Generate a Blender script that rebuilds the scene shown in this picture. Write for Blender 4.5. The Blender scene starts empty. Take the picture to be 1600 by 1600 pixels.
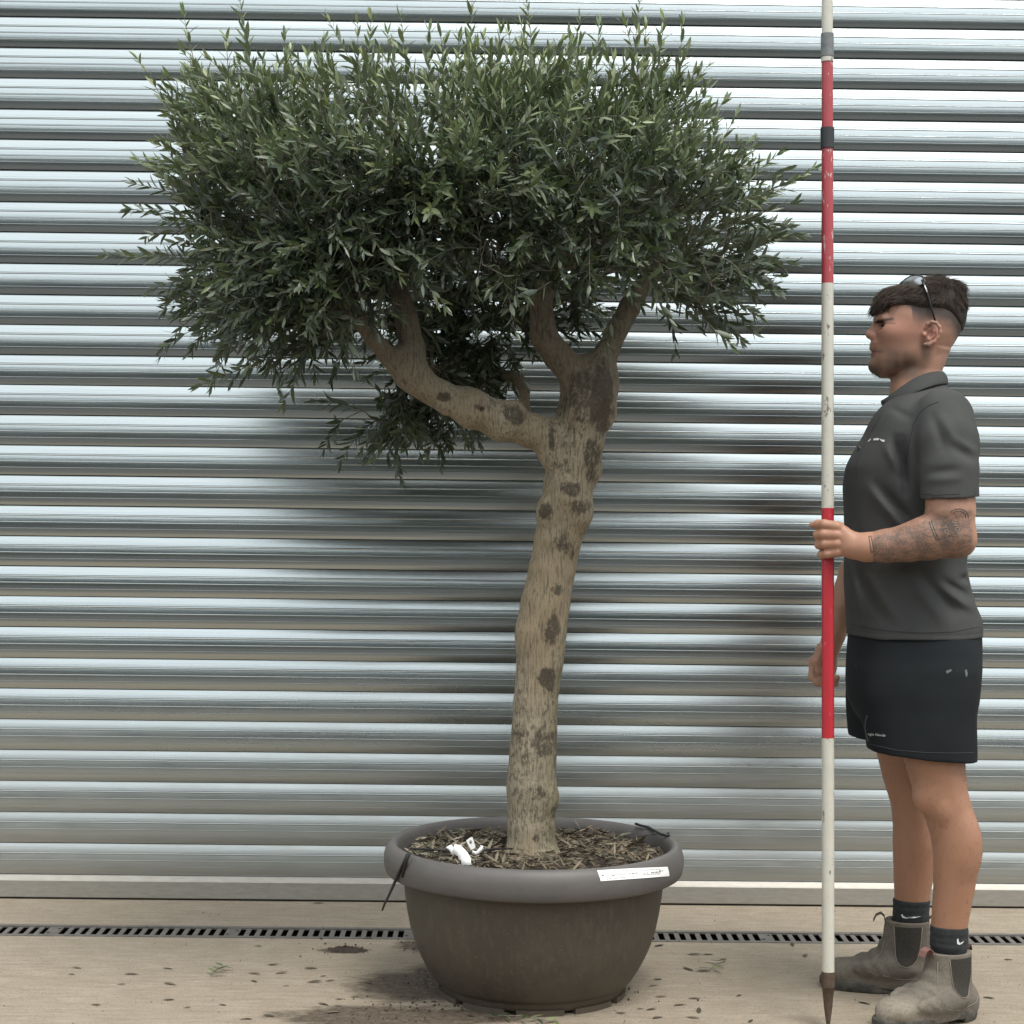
import bpy, bmesh, math, random
import numpy as np
from mathutils import Vector, Matrix

# ---------------------------------------------------------------- scene, camera
scene = bpy.context.scene
random.seed(7)
rng = np.random.default_rng(7)
FPX, CAMH, CAMY = 2900.0, 1.18, -5.29
cam_data = bpy.data.cameras.new('camera')
cam = bpy.data.objects.new('camera', cam_data)
scene.collection.objects.link(cam)
cam_data.sensor_width = 36.0
cam_data.lens = 36.0 * FPX / 1600.0
cam_data.clip_end = 500.0
CAMR = (Matrix.Rotation(-0.008, 4, 'Z') @ Matrix.Rotation(math.pi / 2 - 35.0 / FPX, 4, 'X')
        @ Matrix.Rotation(0.0115, 4, 'Z'))
CAM = Matrix.Translation((0.0, CAMY, CAMH)) @ CAMR
cam.matrix_world = CAM
scene.camera = cam
CAMP = np.array([0.0, CAMY, CAMH])
_R = np.array(CAMR.to_3x3())

# ---------------------------------------------------------------- sky, sun, exposure
SUN_EL, SUN_AZ = math.radians(64), math.radians(150)   # azimuth from +Y clockwise: sun stands behind the camera, well to the right
world = bpy.data.worlds.new('World')
scene.world = world
world.use_nodes = True
wn, wl = world.node_tree.nodes, world.node_tree.links
bg = wn['Background']
sky = wn.new('ShaderNodeTexSky')
sky.sky_type = 'NISHITA'
sky.sun_disc = False
sky.sun_elevation = SUN_EL
sky.sun_rotation = SUN_AZ
sky.air_density = 1.0
sky.dust_density = 4.0
sky.ozone_density = 1.0
hsv = wn.new('ShaderNodeHueSaturation')
hsv.inputs['Saturation'].default_value = 0.30
mixc = wn.new('ShaderNodeMix')
mixc.data_type = 'RGBA'
mixc.inputs[0].default_value = 0.6
mixc.inputs[7].default_value = (7.6, 8.2, 8.3, 1.0)     # even cloud layer
wl.new(sky.outputs[0], hsv.inputs['Color'])
wl.new(hsv.outputs[0], mixc.inputs[6])
wl.new(mixc.outputs[2], bg.inputs['Color'])
bg.inputs['Strength'].default_value = 0.15
sun_data = bpy.data.lights.new('sun', 'SUN')
sun_data.energy = 1.5
sun_data.angle = math.radians(22)
sun_data.color = (1.0, 0.96, 0.9)
sun = bpy.data.objects.new('sun', sun_data)
scene.collection.objects.link(sun)
_sd = Vector((math.sin(SUN_AZ) * math.cos(SUN_EL), math.cos(SUN_AZ) * math.cos(SUN_EL), math.sin(SUN_EL)))
sun.rotation_euler = _sd.to_track_quat('Z', 'Y').to_euler()
scene.view_settings.view_transform = 'Standard'
scene.view_settings.look = 'None'
scene.view_settings.exposure = 0.72
scene.view_settings.gamma = 1.0
scene.view_settings.use_curve_mapping = False
scene.cycles.use_denoising = True
scene.cycles.max_bounces = 8

# ---------------------------------------------------------------- pixel -> place helpers
def ray(px, py):
    v = _R @ np.array([(px - 800.0) / FPX, -(py - 800.0) / FPX, -1.0])
    return v
def W(px, py, Y):                      # point of that pixel's ray on the upright plane y = Y
    v = ray(px, py)
    return CAMP + v * ((Y - CAMY) / v[1])
def G(px, py, z=0.0):                  # point of that pixel's ray on the ground
    v = ray(px, py)
    return CAMP + v * ((z - CAMH) / v[2])

# ---------------------------------------------------------------- object helpers
col = scene.collection
def tag(o, label=None, cat=None, group=None, kind=None):
    if label: o['label'] = label
    if cat: o['category'] = cat
    if group: o['group'] = group
    if kind: o['kind'] = kind
    return o
def empty(name, loc=(0, 0, 0), parent=None):
    o = bpy.data.objects.new(name, None)
    col.objects.link(o)
    o.location = Vector([float(c) for c in loc])
    o.empty_display_size = 0.05
    if parent: o.parent = parent
    return o
def link(name, me, parent=None, loc=None):
    o = bpy.data.objects.new(name, me)
    col.objects.link(o)
    if loc is not None: o.location = Vector([float(c) for c in loc])
    if parent: o.parent = parent
    return o
def make_mesh(name, verts, faces, mat=None, smooth=True, colors=None):
    me = bpy.data.meshes.new(name)
    verts = np.asarray(verts, dtype=np.float64)
    if isinstance(faces, np.ndarray):
        n, k = faces.shape
        me.vertices.add(len(verts)); me.vertices.foreach_set('co', verts.astype(np.float32).ravel())
        me.loops.add(n * k); me.loops.foreach_set('vertex_index', faces.astype(np.int32).ravel())
        me.polygons.add(n); me.polygons.foreach_set('loop_start', np.arange(0, n * k, k, dtype=np.int32))
        me.update(calc_edges=True)
        me.validate()
    else:
        me.from_pydata([tuple(v) for v in verts], [], faces)
    if smooth:
        me.polygons.foreach_set('use_smooth', np.ones(len(me.polygons), dtype=bool))
    if colors is not None:
        at = me.color_attributes.new('Col', 'FLOAT_COLOR', 'POINT')
        c = np.ones((len(verts), 4), dtype=np.float32); c[:, :3] = colors
        at.data.foreach_set('color', c.ravel())
    if mat: me.materials.append(mat)
    me.update()
    return me
def obj(name, verts, faces, mat=None, parent=None, smooth=True, colors=None, loc=None):
    return link(name, make_mesh(name, verts, faces, mat, smooth, colors), parent, loc)

class MB:                              # collects shapes into one mesh
    def __init__(self): self.v, self.f, self.c = [], [], []
    def add(self, verts, faces, color=None):
        o = len(self.v)
        self.v.extend([tuple(map(float, p)) for p in verts])
        self.f.extend([tuple(i + o for i in f) for f in faces])
        self.c.extend([color if color is not None else (1, 1, 1)] * len(verts))
    def box(self, lo, hi, M=None):
        (x0, y0, z0), (x1, y1, z1) = lo, hi
        p = [Vector(q) for q in ((x0,y0,z0),(x1,y0,z0),(x1,y1,z0),(x0,y1,z0),(x0,y0,z1),(x1,y0,z1),(x1,y1,z1),(x0,y1,z1))]
        if M is not None: p = [M @ q for q in p]
        self.add(p, [(0,3,2,1),(4,5,6,7),(0,1,5,4),(1,2,6,5),(2,3,7,6),(3,0,4,7)])
    def tube(self, pts, rad, sides=8, cap=True, color=None, squash=None):
        pts = [np.asarray(p, float) for p in pts]
        n = len(pts)
        if np.isscalar(rad): rad = [rad] * n
        vs, fs = [], []
        up = None
        for i in range(n):
            t = pts[min(i + 1, n - 1)] - pts[max(i - 1, 0)]
            t = t / (np.linalg.norm(t) + 1e-12)
            if up is None:
                a = np.array([0, 0, 1.0]) if abs(t[2]) < 0.9 else np.array([1.0, 0, 0])
                up = a - t * a.dot(t)
            else:
                up = up - t * up.dot(t)
            up = up / (np.linalg.norm(up) + 1e-12)
            sd = np.cross(t, up)
            for k in range(sides):
                a = 2 * math.pi * k / sides
                vs.append(pts[i] + rad[i] * (math.cos(a) * up * (squash or 1.0) + math.sin(a) * sd))
        for i in range(n - 1):
            for k in range(sides):
                k2 = (k + 1) % sides
                fs.append((i*sides+k, i*sides+k2, (i+1)*sides+k2, (i+1)*sides+k))
        if cap:
            fs.append(tuple(range(sides))[::-1]); fs.append(tuple((n-1)*sides+k for k in range(sides)))
        self.add(vs, fs, color)
    def lathe(self, prof, seg=96, close=False):
        vs, fs = [], []
        for r, z in prof:
            for k in range(seg):
                a = 2 * math.pi * k / seg
                vs.append((r * math.cos(a), r * math.sin(a), z))
        for i in range(len(prof) - 1):
            for k in range(seg):
                k2 = (k + 1) % seg
                fs.append((i*seg+k, i*seg+k2, (i+1)*seg+k2, (i+1)*seg+k))
        self.add(vs, fs)
    def build(self, name, mat, parent=None, smooth=True, colors=False, loc=None):
        return obj(name, self.v, self.f, mat, parent, smooth, np.array(self.c) if colors else None, loc)

def smooth_by_angle(o, deg=35):
    me = o.data
    bm = bmesh.new(); bm.from_mesh(me)
    for f in bm.faces: f.smooth = True
    for e in bm.edges:
        if len(e.link_faces) == 2 and e.calc_face_angle(0) > math.radians(deg): e.smooth = False
    bm.to_mesh(me); bm.free()
    return o

# ---------------------------------------------------------------- materials
class NT:
    def __init__(self, name):
        self.m = bpy.data.materials.new(name); self.m.use_nodes = True
        self.n, self.l = self.m.node_tree.nodes, self.m.node_tree.links
        self.b = self.n['Principled BSDF']
    def node(self, t, **kw):
        x = self.n.new(t)
        for k, v in kw.items(): setattr(x, k, v)
        return x
    def set(self, **kw):
        for k, v in kw.items():
            s = self.b.inputs[k.replace('_', ' ')]
            if isinstance(v, bpy.types.NodeSocket): self.l.new(v, s)
            else: s.default_value = (*v, 1.0) if isinstance(v, tuple) and len(v) == 3 and s.type == 'RGBA' else v
        return self
    def coord(self, kind='Object', scale=(1, 1, 1), loc=(0, 0, 0)):
        tc = self.node('ShaderNodeTexCoord'); mp = self.node('ShaderNodeMapping')
        mp.inputs['Scale'].default_value = scale; mp.inputs['Location'].default_value = loc
        if kind == 'World':
            g = self.node('ShaderNodeNewGeometry'); self.l.new(g.outputs['Position'], mp.inputs[0])
        else: self.l.new(tc.outputs[kind], mp.inputs[0])
        return mp.outputs[0]
    def noise(self, vec, scale=5, detail=4, rough=0.55, dist=0.0):
        x = self.node('ShaderNodeTexNoise')
        x.inputs['Scale'].default_value = scale; x.inputs['Detail'].default_value = detail
        x.inputs['Roughness'].default_value = rough; x.inputs['Distortion'].default_value = dist
        self.l.new(vec, x.inputs['Vector']); return x.outputs[0]
    def ramp(self, fac, stops):
        x = self.node('ShaderNodeValToRGB')
        e = x.color_ramp.elements
        while len(e) < len(stops): e.new(0.5)
        for el, (p, c) in zip(e, stops):
            el.position = p; el.color = (*c, 1) if isinstance(c, tuple) else (c, c, c, 1)
        self.l.new(fac, x.inputs[0]); return x.outputs[0]
    def mix(self, fac, a, b, blend='MIX'):
        x = self.node('ShaderNodeMix', data_type='RGBA', blend_type=blend)
        for s, v in ((x.inputs[0], fac), (x.inputs[6], a), (x.inputs[7], b)):
            if isinstance(v, bpy.types.NodeSocket): self.l.new(v, s)
            elif isinstance(v, tuple): s.default_value = (*v, 1)
            else: s.default_value = v
        return x.outputs[2]
    def math(self, op, a, b=0.0, c=None, clamp=False):
        x = self.node('ShaderNodeMath', operation=op); x.use_clamp = clamp
        for s, v in zip(x.inputs, (a, b) if c is None else (a, b, c)):
            if isinstance(v, bpy.types.NodeSocket): self.l.new(v, s)
            else: s.default_value = v
        return x.outputs[0]
    def bump(self, h, strength=0.3, dist=0.005):
        x = self.node('ShaderNodeBump'); x.inputs['Strength'].default_value = strength
        x.inputs['Distance'].default_value = dist; self.l.new(h, x.inputs['Height'])
        self.l.new(x.outputs[0], self.b.inputs['Normal']); return x
    def attr(self, name='Col'):
        x = self.node('ShaderNodeAttribute'); x.attribute_name = name; return x.outputs[0]

def plain(name, c, rough=0.6, metal=0.0, var=0.0, scale=40):
    t = NT(name)
    if var:
        n = t.noise(t.coord('Object'), scale, 4)
        lo = tuple(max(0, x * (1 - var)) for x in c); hi = tuple(x * (1 + var) for x in c)
        t.set(Base_Color=t.ramp(n, [(0.3, lo), (0.7, hi)]))
    else: t.set(Base_Color=c)
    t.set(Roughness=rough, Metallic=metal)
    return t.m

# ================================================================ ground
PY0, PY1 = G(100, 1463)[1], G(100, 1445)[1]       # near and far edge of the drain channel
POTC = np.array([W(834, 1330, -0.93)[0], -0.93, 0.0])
t = NT('concrete')
pos = t.coord('World')
big = t.noise(t.coord('World', (0.8, 1.6, 1)), 1.3, 5)
mid = t.noise(t.coord('World', (1.5, 5, 1)), 6, 6, 0.65)
streak = t.noise(t.coord('World', (1.6, 13, 1)), 5, 6, 0.72)
grain = t.noise(t.coord('World', (1, .3, 1)), 210, 4, 0.8)
patch = t.noise(t.coord('World', (1, .8, 1)), 15, 6, 0.75)
c = t.ramp(big, [(0.3, (0.275, 0.225, 0.165)), (0.7, (0.33, 0.278, 0.21))])
c = t.mix(t.ramp(mid, [(0.35, 0.0), (0.70, 0.75)]), c, (0.37, 0.318, 0.25))
c = t.mix(t.ramp(streak, [(0.40, 0.0), (0.70, 0.75)]), c, (0.20, 0.16, 0.115))
c = t.mix(t.ramp(patch, [(0.45, 0.0), (0.66, 0.5)]), c, (0.235, 0.185, 0.13))
c = t.mix(t.ramp(grain, [(0.34, 0.7), (0.48, 0.0)]), c, (0.16, 0.13, 0.095))
# damp soil smears left of the pot
def blob(cx, cy, rx, ry, soft=0.9):
    mp = t.node('ShaderNodeMapping'); g = t.node('ShaderNodeNewGeometry')
    mp.vector_type = 'TEXTURE'
    mp.inputs['Location'].default_value = (cx, cy, 0); mp.inputs['Scale'].default_value = (rx, ry, 1)
    t.l.new(g.outputs['Position'], mp.inputs[0])
    ln = t.node('ShaderNodeVectorMath', operation='LENGTH'); t.l.new(mp.outputs[0], ln.inputs[0])
    nz = t.noise(t.coord('World', (1, 2.2, 1)), 11, 6, 0.7)
    s = t.math('ADD', ln.outputs['Value'], t.math('MULTIPLY', nz, 1.3)); s = t.math('SUBTRACT', s, 0.65)
    return t.ramp(s, [(max(0.0, 1 - soft), 1.0), (1.0, 0.0)])
m = None
for px, py, rx, ry, sf in ((655, 1540, .19, .17, .6), (590, 1590, .26, .12, .6), (680, 1522, .10, .12, .8), (660, 1478, .08, .08, .85), (540, 1485, .075, .035, .5), (700, 1588, .20, .08, .6)):
    p = G(px, py)
    b = blob(p[0], p[1], rx, ry, sf)
    m = b if m is None else t.math('MAXIMUM', m, b)
soiln = t.noise(pos, 60, 4, 0.7)
m = t.math('MULTIPLY', t.math('MULTIPLY', m, 1.7, clamp=True), t.ramp(soiln, [(0.25, 0.6), (0.6, 1.0)]))
c = t.mix(m, c, (0.062, 0.043, 0.028))
# warm damp rim round the smears and a faint damp patch right of the pot
p = G(1000, 1560)
t.set(Base_Color=c, Roughness=t.ramp(mid, [(0.3, 0.75), (0.7, 0.92)]))
t.bump(t.math('ADD', t.math('MULTIPLY', streak, 0.8), t.math('MULTIPLY', grain, 0.8)), 0.7, 0.004)
M_conc = t.m
E = 40.0
t = NT('unseen_dark_ground'); n1 = t.noise(t.coord('World'), 90, 4, 0.7); n2 = t.noise(t.coord('World'), 0.8, 4)
c = t.ramp(n1, [(0.3, (0.045, 0.044, 0.042)), (0.7, (0.105, 0.10, 0.094))]); c = t.mix(t.ramp(n2, [(0.35, 0.0), (0.7, 0.4)]), c, (0.12, 0.11, 0.095))
t.set(Base_Color=c, Roughness=0.9)
obj('yard', [(-E, -70, 0.004), (E, -70, 0.004), (E, -2.35, 0.004), (-E, -2.35, 0.004)], [(0, 1, 2, 3)], t.m, smooth=False)['kind'] = 'structure'  # unseen dark ground added to darken the lower bands mirrored in the slats
obj('ground', [(-E, PY1, 0), (E, PY1, 0), (E, 0.6, 0), (-E, 0.6, 0), (-E, -70, 0), (E, -70, 0), (E, PY0, 0), (-E, PY0, 0)],
    [(0, 1, 2, 3), (4, 5, 6, 7)], M_conc, smooth=False)['kind'] = 'structure'

# ================================================================ roller shutter
t = NT('shutter_aluminium')
vs = t.coord('World', (0.6, 1, 60))
st = t.noise(vs, 5, 5, 0.6)
ro = t.noise(t.coord('World', (0.35, 1, 3)), 3, 4)
g = t.node('ShaderNodeNewGeometry'); sep = t.node('ShaderNodeSeparateXYZ'); t.l.new(g.outputs['Position'], sep.inputs[0])
low = t.math('SUBTRACT', 0.75, sep.outputs[2]); low = t.math('MULTIPLY', low, 1.1, clamp=True)
spk = t.noise(t.coord('World', (40, 1, 60)), 3, 5, 0.75)
dust = t.math('MULTIPLY', low, t.ramp(t.noise(t.coord('World', (1.2, 1, 5)), 6, 6, 0.7), [(0.25, 0.35), (0.7, 1.0)]))
scr = t.ramp(t.noise(t.coord('World', (9, 1, 90)), 4, 3, 0.5), [(0.66, 0.0), (0.74, 0.35)])
basec = t.ramp(st, [(0.3, (0.415, 0.455, 0.46)), (0.7, (0.48, 0.52, 0.525))])
basec = t.mix(scr, basec, (0.33, 0.35, 0.34))
basec = t.mix(t.math('MULTIPLY', dust, 0.6), basec, (0.40, 0.37, 0.32))
t.set(Base_Color=basec, Metallic=t.math('SUBTRACT', 1.0, t.math('MULTIPLY', dust, 0.45)),
      Roughness=t.math('ADD', t.ramp(ro, [(0.3, 0.19), (0.7, 0.27)]), t.math('MULTIPLY', dust, 0.25)))
t.bump(t.math('ADD', st, t.math('MULTIPLY', ro, 2.0)), 0.10, 0.002)
M_slat = t.m
SX = 3.2                                            # half width of the shutter
tops = [28,76,124,172.5,220,268,317,364.5,413.6,462,509,556,603,650,697,744,791,839,886,933,981,1029,1077,1125,1173,1221.5,1270,1318,1366]
tz = [W(150, y, 0)[2] for y in tops]
ptch = 0.0872
while tz[0] < 3.6: tz.insert(0, tz[0] + ptch)
prof = []
def arc(z0, z1, n0, n1, steps, y):
    for i in range(steps):
        a = math.radians(n0 + (n1 - n0) * (i + 0.5) / steps)
        dz = (z1 - z0) / steps
        y -= dz * math.tan(a)
        prof.append((y, -(z0 + dz * (i + 1))))
    return y
def ridge(z0, z1, hgt, y):
    prof.append((y + 0.0011, -(z0 + (z1 - z0) * 0.10)))
    for q in (0.28, 0.42, 0.58, 0.74, 0.9):
        prof.append((y - hgt * math.sin(math.pi * (q - 0.15) / 0.85), -(z0 + (z1 - z0) * q)))
    prof.append((y + 0.0002, -z1))
    return y
prof = []
y = 0.0
prof.append((0.010, 0.004)); prof.append((0.0, 0.0))
pp = ptch
y = arc(0.0, 0.27 * pp, 21, 11, 6, y)
y = ridge(0.27 * pp, 0.335 * pp, 0.0010, y)
y = arc(0.335 * pp, 0.50 * pp, 8, 4.5, 3, y)
y = ridge(0.50 * pp, 0.545 * pp, 0.0006, y)
y = arc(0.545 * pp, 0.715 * pp, 1.5, -2.5, 3, y)
y = ridge(0.715 * pp, 0.745 * pp, 0.0003, y)
y = arc(0.745 * pp, 0.972 * pp, -5, -17, 5, y)
prof.append((y + 0.0035, -0.982 * pp)); prof.append((0.012, -0.985 * pp))
sv, sf = [], []
for x in (-SX, SX):
    for (yy, zz) in prof: sv.append((x, yy, zz))
n = len(prof)
for i in range(n - 1): sf.append((i, i + 1, n + i + 1, n + i))
slat_me = make_mesh('slat', sv, sf, M_slat)
bm = bmesh.new(); bm.from_mesh(slat_me)
for e in bm.edges:
    if len(e.link_faces) == 2 and e.calc_face_angle(0) > math.radians(16): e.smooth = False
bm.to_mesh(slat_me); bm.free()
shutter = empty('roller_shutter', (0, 0, 0))
tag(shutter, 'wide closed metal roller shutter of ribbed silver slats behind the potted tree', 'shutter')
for i in range(len(tz) - 1):
    o = link('slat', slat_me, shutter, (0, random.uniform(-0.0007, 0.0007), tz[i]))
    o.scale[2] = (tz[i] - tz[i + 1]) / ptch
    o.rotation_euler = (random.uniform(-0.010, 0.010), random.uniform(-0.0003, 0.0003), 0)
z0 = tz[-1]
t = NT('bottom_rail')
nn = t.noise(t.coord('World', (3, 1, 14)), 8, 6, 0.7)
sp = t.noise(t.coord('World', (1, 1, 1)), 70, 5, 0.8)
cc = t.ramp(nn, [(0.3, (0.28, 0.265, 0.23)), (0.7, (0.36, 0.345, 0.31))])
cc = t.mix(t.ramp(sp, [(0.60, 0.0), (0.70, 0.6)]), cc, (0.22, 0.19, 0.15))
t.set(Base_Color=cc, Metallic=0.35, Roughness=0.5); M_rail = t.m
zr = W(150, 1401, 0)[2]; zb = W(150, 1374.5, 0)[2]
rp = [(0.012, z0 - .001), (-0.004, z0 - 0.002), (-0.014, zb + .002), (-0.016, zb - 0.001), (-0.016, zr + 0.002), (-0.0145, zr), (0.012, zr)]
rv = [(x, a, b) for x in (-SX, SX) for a, b in rp]; n = len(rp)
obj('bottom_rail', rv, [(i, i + 1, n + i + 1, n + i) for i in range(n - 1)], M_rail, shutter, smooth=False)
mb = MB(); mb.box((-SX, -0.010, 0.001), (SX, 0.012, zr + 0.001)); mb.build('rubber_seal', plain('rubber', (0.012, 0.012, 0.012), 0.8), shutter, False)
for (px, py, sx_, sz_) in ((625, 1138, .025, .006), (622, 1086, .012, .006), (838, 700, .01, .004)):
    p = W(px, py, -0.008)
# building round the shutter
mbx = MB()
M_wall = plain('wall_panel', (0.23, 0.24, 0.25), 0.6, 0.0, 0.1, 3)
bw = empty('building_wall', (0, 0.1, 0)); tag(bw, 'grey clad warehouse wall framing the roller shutter', 'wall')
for lo, hi in (((-9, 0.02, 0), (-SX - .1, 0.3, 5.2)), ((SX + .1, 0.02, 0), (9, 0.3, 5.2)), ((-SX - .1, 0.02, 3.65), (SX + .1, 0.3, 5.2))):
    m1 = MB(); m1.box((lo[0], lo[1] - .1, lo[2]), (hi[0], hi[1] - .1, hi[2])); m1.build('wall_panel', M_wall, bw, False)
for s in (-1, 1):
    m1 = MB(); m1.box((s * SX - .06, -0.05, 0), (s * SX + .11, 0.015, 3.64)); m1.build('guide_rail', plain('guide', (0.4, 0.4, 0.4), 0.4, 0.8), shutter, False)
# unseen planting assumed behind the camera, shaped to darken bands mirrored in the slats
t = NT('assumed_planting'); t.set(Base_Color=t.ramp(t.noise(t.coord('Object'), 3, 6), [(0.3, (0.03, 0.04, 0.032)), (0.7, (0.07, 0.085, 0.07))]), Roughness=0.9)
hv, hf = [], []
nx, nz = 90, 12
for i in range(nx + 1):
    for k in range(nz + 1):
        x = -38 + 76 * i / nx
        topz = 6.6 + 0.9 * math.sin(x * 0.9) * math.sin(x * 0.37 + 1) + random.uniform(-.35, .35)
        a = math.pi * k / nz
        hv.append((x, -20 + 1.6 * math.cos(a) + random.uniform(-.2, .2), max(0, topz * math.sin(a) ** 0.5)))
for i in range(nx):
    for k in range(nz):
        a = i * (nz + 1) + k
        hf.append((a, a + nz + 1, a + nz + 2, a + 1))
tag(obj('unseen_hedge', hv, hf, t.m, smooth=False), 'long dark green planting added unseen behind the camera to darken slat reflections', 'unseen_hedge', kind='stuff')

# ================================================================ drain channel
drain = empty('drain_channel', (0, (PY0 + PY1) / 2, 0)); DY = (PY0 + PY1) / 2
tag(drain, 'narrow grey drain channel with slotted grates set in the concrete', 'drain')
t = NT('grate_metal'); nn = t.noise(t.coord('World'), 25, 5, 0.7)
t.set(Base_Color=t.ramp(nn, [(0.3, (0.095, 0.086, 0.078)), (0.7, (0.17, 0.155, 0.14))]), Roughness=0.65, Metallic=0.2); M_gr = t.m
M_dark = plain('drain_inside', (0.008, 0.007, 0.006), 0.95)
hw = (PY1 - PY0) / 2
mb = MB(); mb.box((-4.5, -hw, -0.11), (4.5, hw, -0.10)); mb.box((-4.5, -hw - .01, -0.11), (4.5, -hw - .0005, -0.001)); mb.box((-4.5, hw + .0005, -0.11), (4.5, hw + .01, -0.001))
mb.build('channel', M_dark, drain, False)
S0, S1 = G(83, 1455)[0], G(364, 1455)[0]
PITCH = S1 - S0
fr = 0.020
bar_w = PITCH / 16 * 0.44
mb = MB(); Lq = 2 * (hw - fr)
mb.box((-bar_w / 2, -hw + fr + .0002, -0.0045), (bar_w / 2, hw - fr - .0002, -0.0015)); bar_me = make_mesh('bar', mb.v, mb.f, M_gr, False)
mb = MB()
for s in (-1, 1):
    a, b = sorted((s * (hw - .001), s * (hw - fr)))
    mb.box((-PITCH / 2 + .001, a, -0.004), (PITCH / 2 - .001, b, 0.0012))
mb.box((-bar_w * 1.4, -hw + fr, -0.004), (bar_w * 1.4, hw - fr, -0.0004))
grate_me = make_mesh('grate', mb.v, mb.f, M_gr, False)
mb = MB()
mb.add([(.0045 * math.cos(a), .006 * math.sin(a), 0.0) for a in [k * math.pi / 4 for k in range(8)]], [tuple(range(8))])
hole_me = make_mesh('screw_hole', mb.v, mb.f, M_dark, False)
for k in range(-5, 9):
    gx = S0 + k * PITCH
    gr = link('grate', grate_me, drain, (gx, 0, 0))
    for sx in (-1, 1): link('screw_hole', hole_me, gr, (sx * bar_w * 0.75, sx * 0.022, 0.0002))
    offs = [bar_w * 1.4 + (i + 1) * (PITCH - 2.8 * bar_w - 15 * bar_w) / 16 + (i + 0.5) * bar_w for i in range(15)]
    for xo in offs:
        if -1.75 < gx + xo < 1.75: link('bar', bar_me, gr, (xo, 0, random.uniform(-.0006, .0006)))

# ================================================================ planter bowl
t = NT('planter_plastic')
vec = t.coord('Object')
n1 = t.noise(vec, 7, 6, 0.7); n2 = t.noise(t.coord('Object', (1, 1, 0.25)), 70, 4, 0.7); n3 = t.noise(vec, 180, 3, 0.7)
c = t.ramp(n1, [(0.3, (0.045, 0.038, 0.029)), (0.7, (0.072, 0.060, 0.043))])
c = t.mix(t.ramp(n2, [(0.5, 0.0), (0.8, 0.6)]), c, (0.115, 0.094, 0.065))
c = t.mix(t.ramp(n3, [(0.62, 0.0), (0.72, 0.5)]), c, (0.20, 0.165, 0.13))
sepz = t.node('ShaderNodeSeparateXYZ'); t.l.new(vec, sepz.inputs[0])
mud = t.math('MULTIPLY', t.math('SUBTRACT', 0.075, sepz.outputs[2]), 16, clamp=True)
mud = t.math('MULTIPLY', mud, t.ramp(n1, [(0.35, 0.1), (0.65, 0.9)]))
c = t.mix(mud, c, (0.095, 0.070, 0.048))
t.set(Base_Color=c, Roughness=0.62); t.bump(t.math('ADD', n3, n2), 0.12, 0.002); M_pot = t.m
t = NT('planter_rim'); vec = t.coord('Object'); n1 = t.noise(t.coord('Object', (1, 1, 2)), 9, 6, 0.7); n3 = t.noise(vec, 220, 3, 0.7)
c = t.ramp(n1, [(0.3, (0.082, 0.075, 0.072)), (0.7, (0.108, 0.099, 0.094))])
c = t.mix(t.ramp(n3, [(0.64, 0.0), (0.74, 0.35)]), c, (0.23, 0.2, 0.17))
t.set(Base_Color=c, Roughness=0.55); t.bump(n3, 0.08, 0.001); M_rim = t.m
pot = empty('planter_bowl', POTC)
tag(pot, 'large round taupe plastic planter bowl with rolled rim holding the tree', 'planter')
body = [(0.0, 0.006), (0.206, 0.006), (0.213, 0.010), (0.216, 0.018), (0.219, 0.028), (0.227, 0.031), (0.235, 0.040), (0.252, 0.066), (0.2655, 0.092), (0.2775, 0.120), (0.2885, 0.155), (0.2965, 0.195), (0.3025, 0.235), (0.306, 0.27), (0.308, 0.300)]
mb = MB(); mb.lathe(body, 128); smooth_by_angle(mb.build('bowl', M_pot, pot), 40)
mb = MB()
mb.lathe([(0.306, 0.2835), (0.337, 0.2815), (0.3445, 0.2835), (0.3485, 0.289), (0.3520, 0.305), (0.3525, 0.322), (0.3485, 0.338), (0.341, 0.349), (0.333, 0.3535), (0.326, 0.352), (0.3215, 0.346), (0.3185, 0.335), (0.3165, 0.312)], 160)
rim = mb.build('rim', M_rim, pot)
smooth_by_angle(rim, 50)
for k in range(10):
    a0 = 2 * math.pi * k / 10 + 0.13
    mb = MB(); vs, fs = [], []
    for i in range(9):
        a = a0 + 0.50 * i / 8
        for r, z in ((0.190, 0.0), (0.2195, 0.0), (0.2205, 0.013), (0.190, 0.013)): vs.append((r * math.cos(a), r * math.sin(a), z))
    for i in range(8):
        for q in range(4): fs.append((i*4+q, i*4+(q+1) % 4, (i+1)*4+(q+1) % 4, (i+1)*4+q))
    fs += [(0, 1, 2, 3), (35, 34, 33, 32)]
    mb.add(vs, fs); mb.build('foot', M_pot, pot, False)
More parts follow.
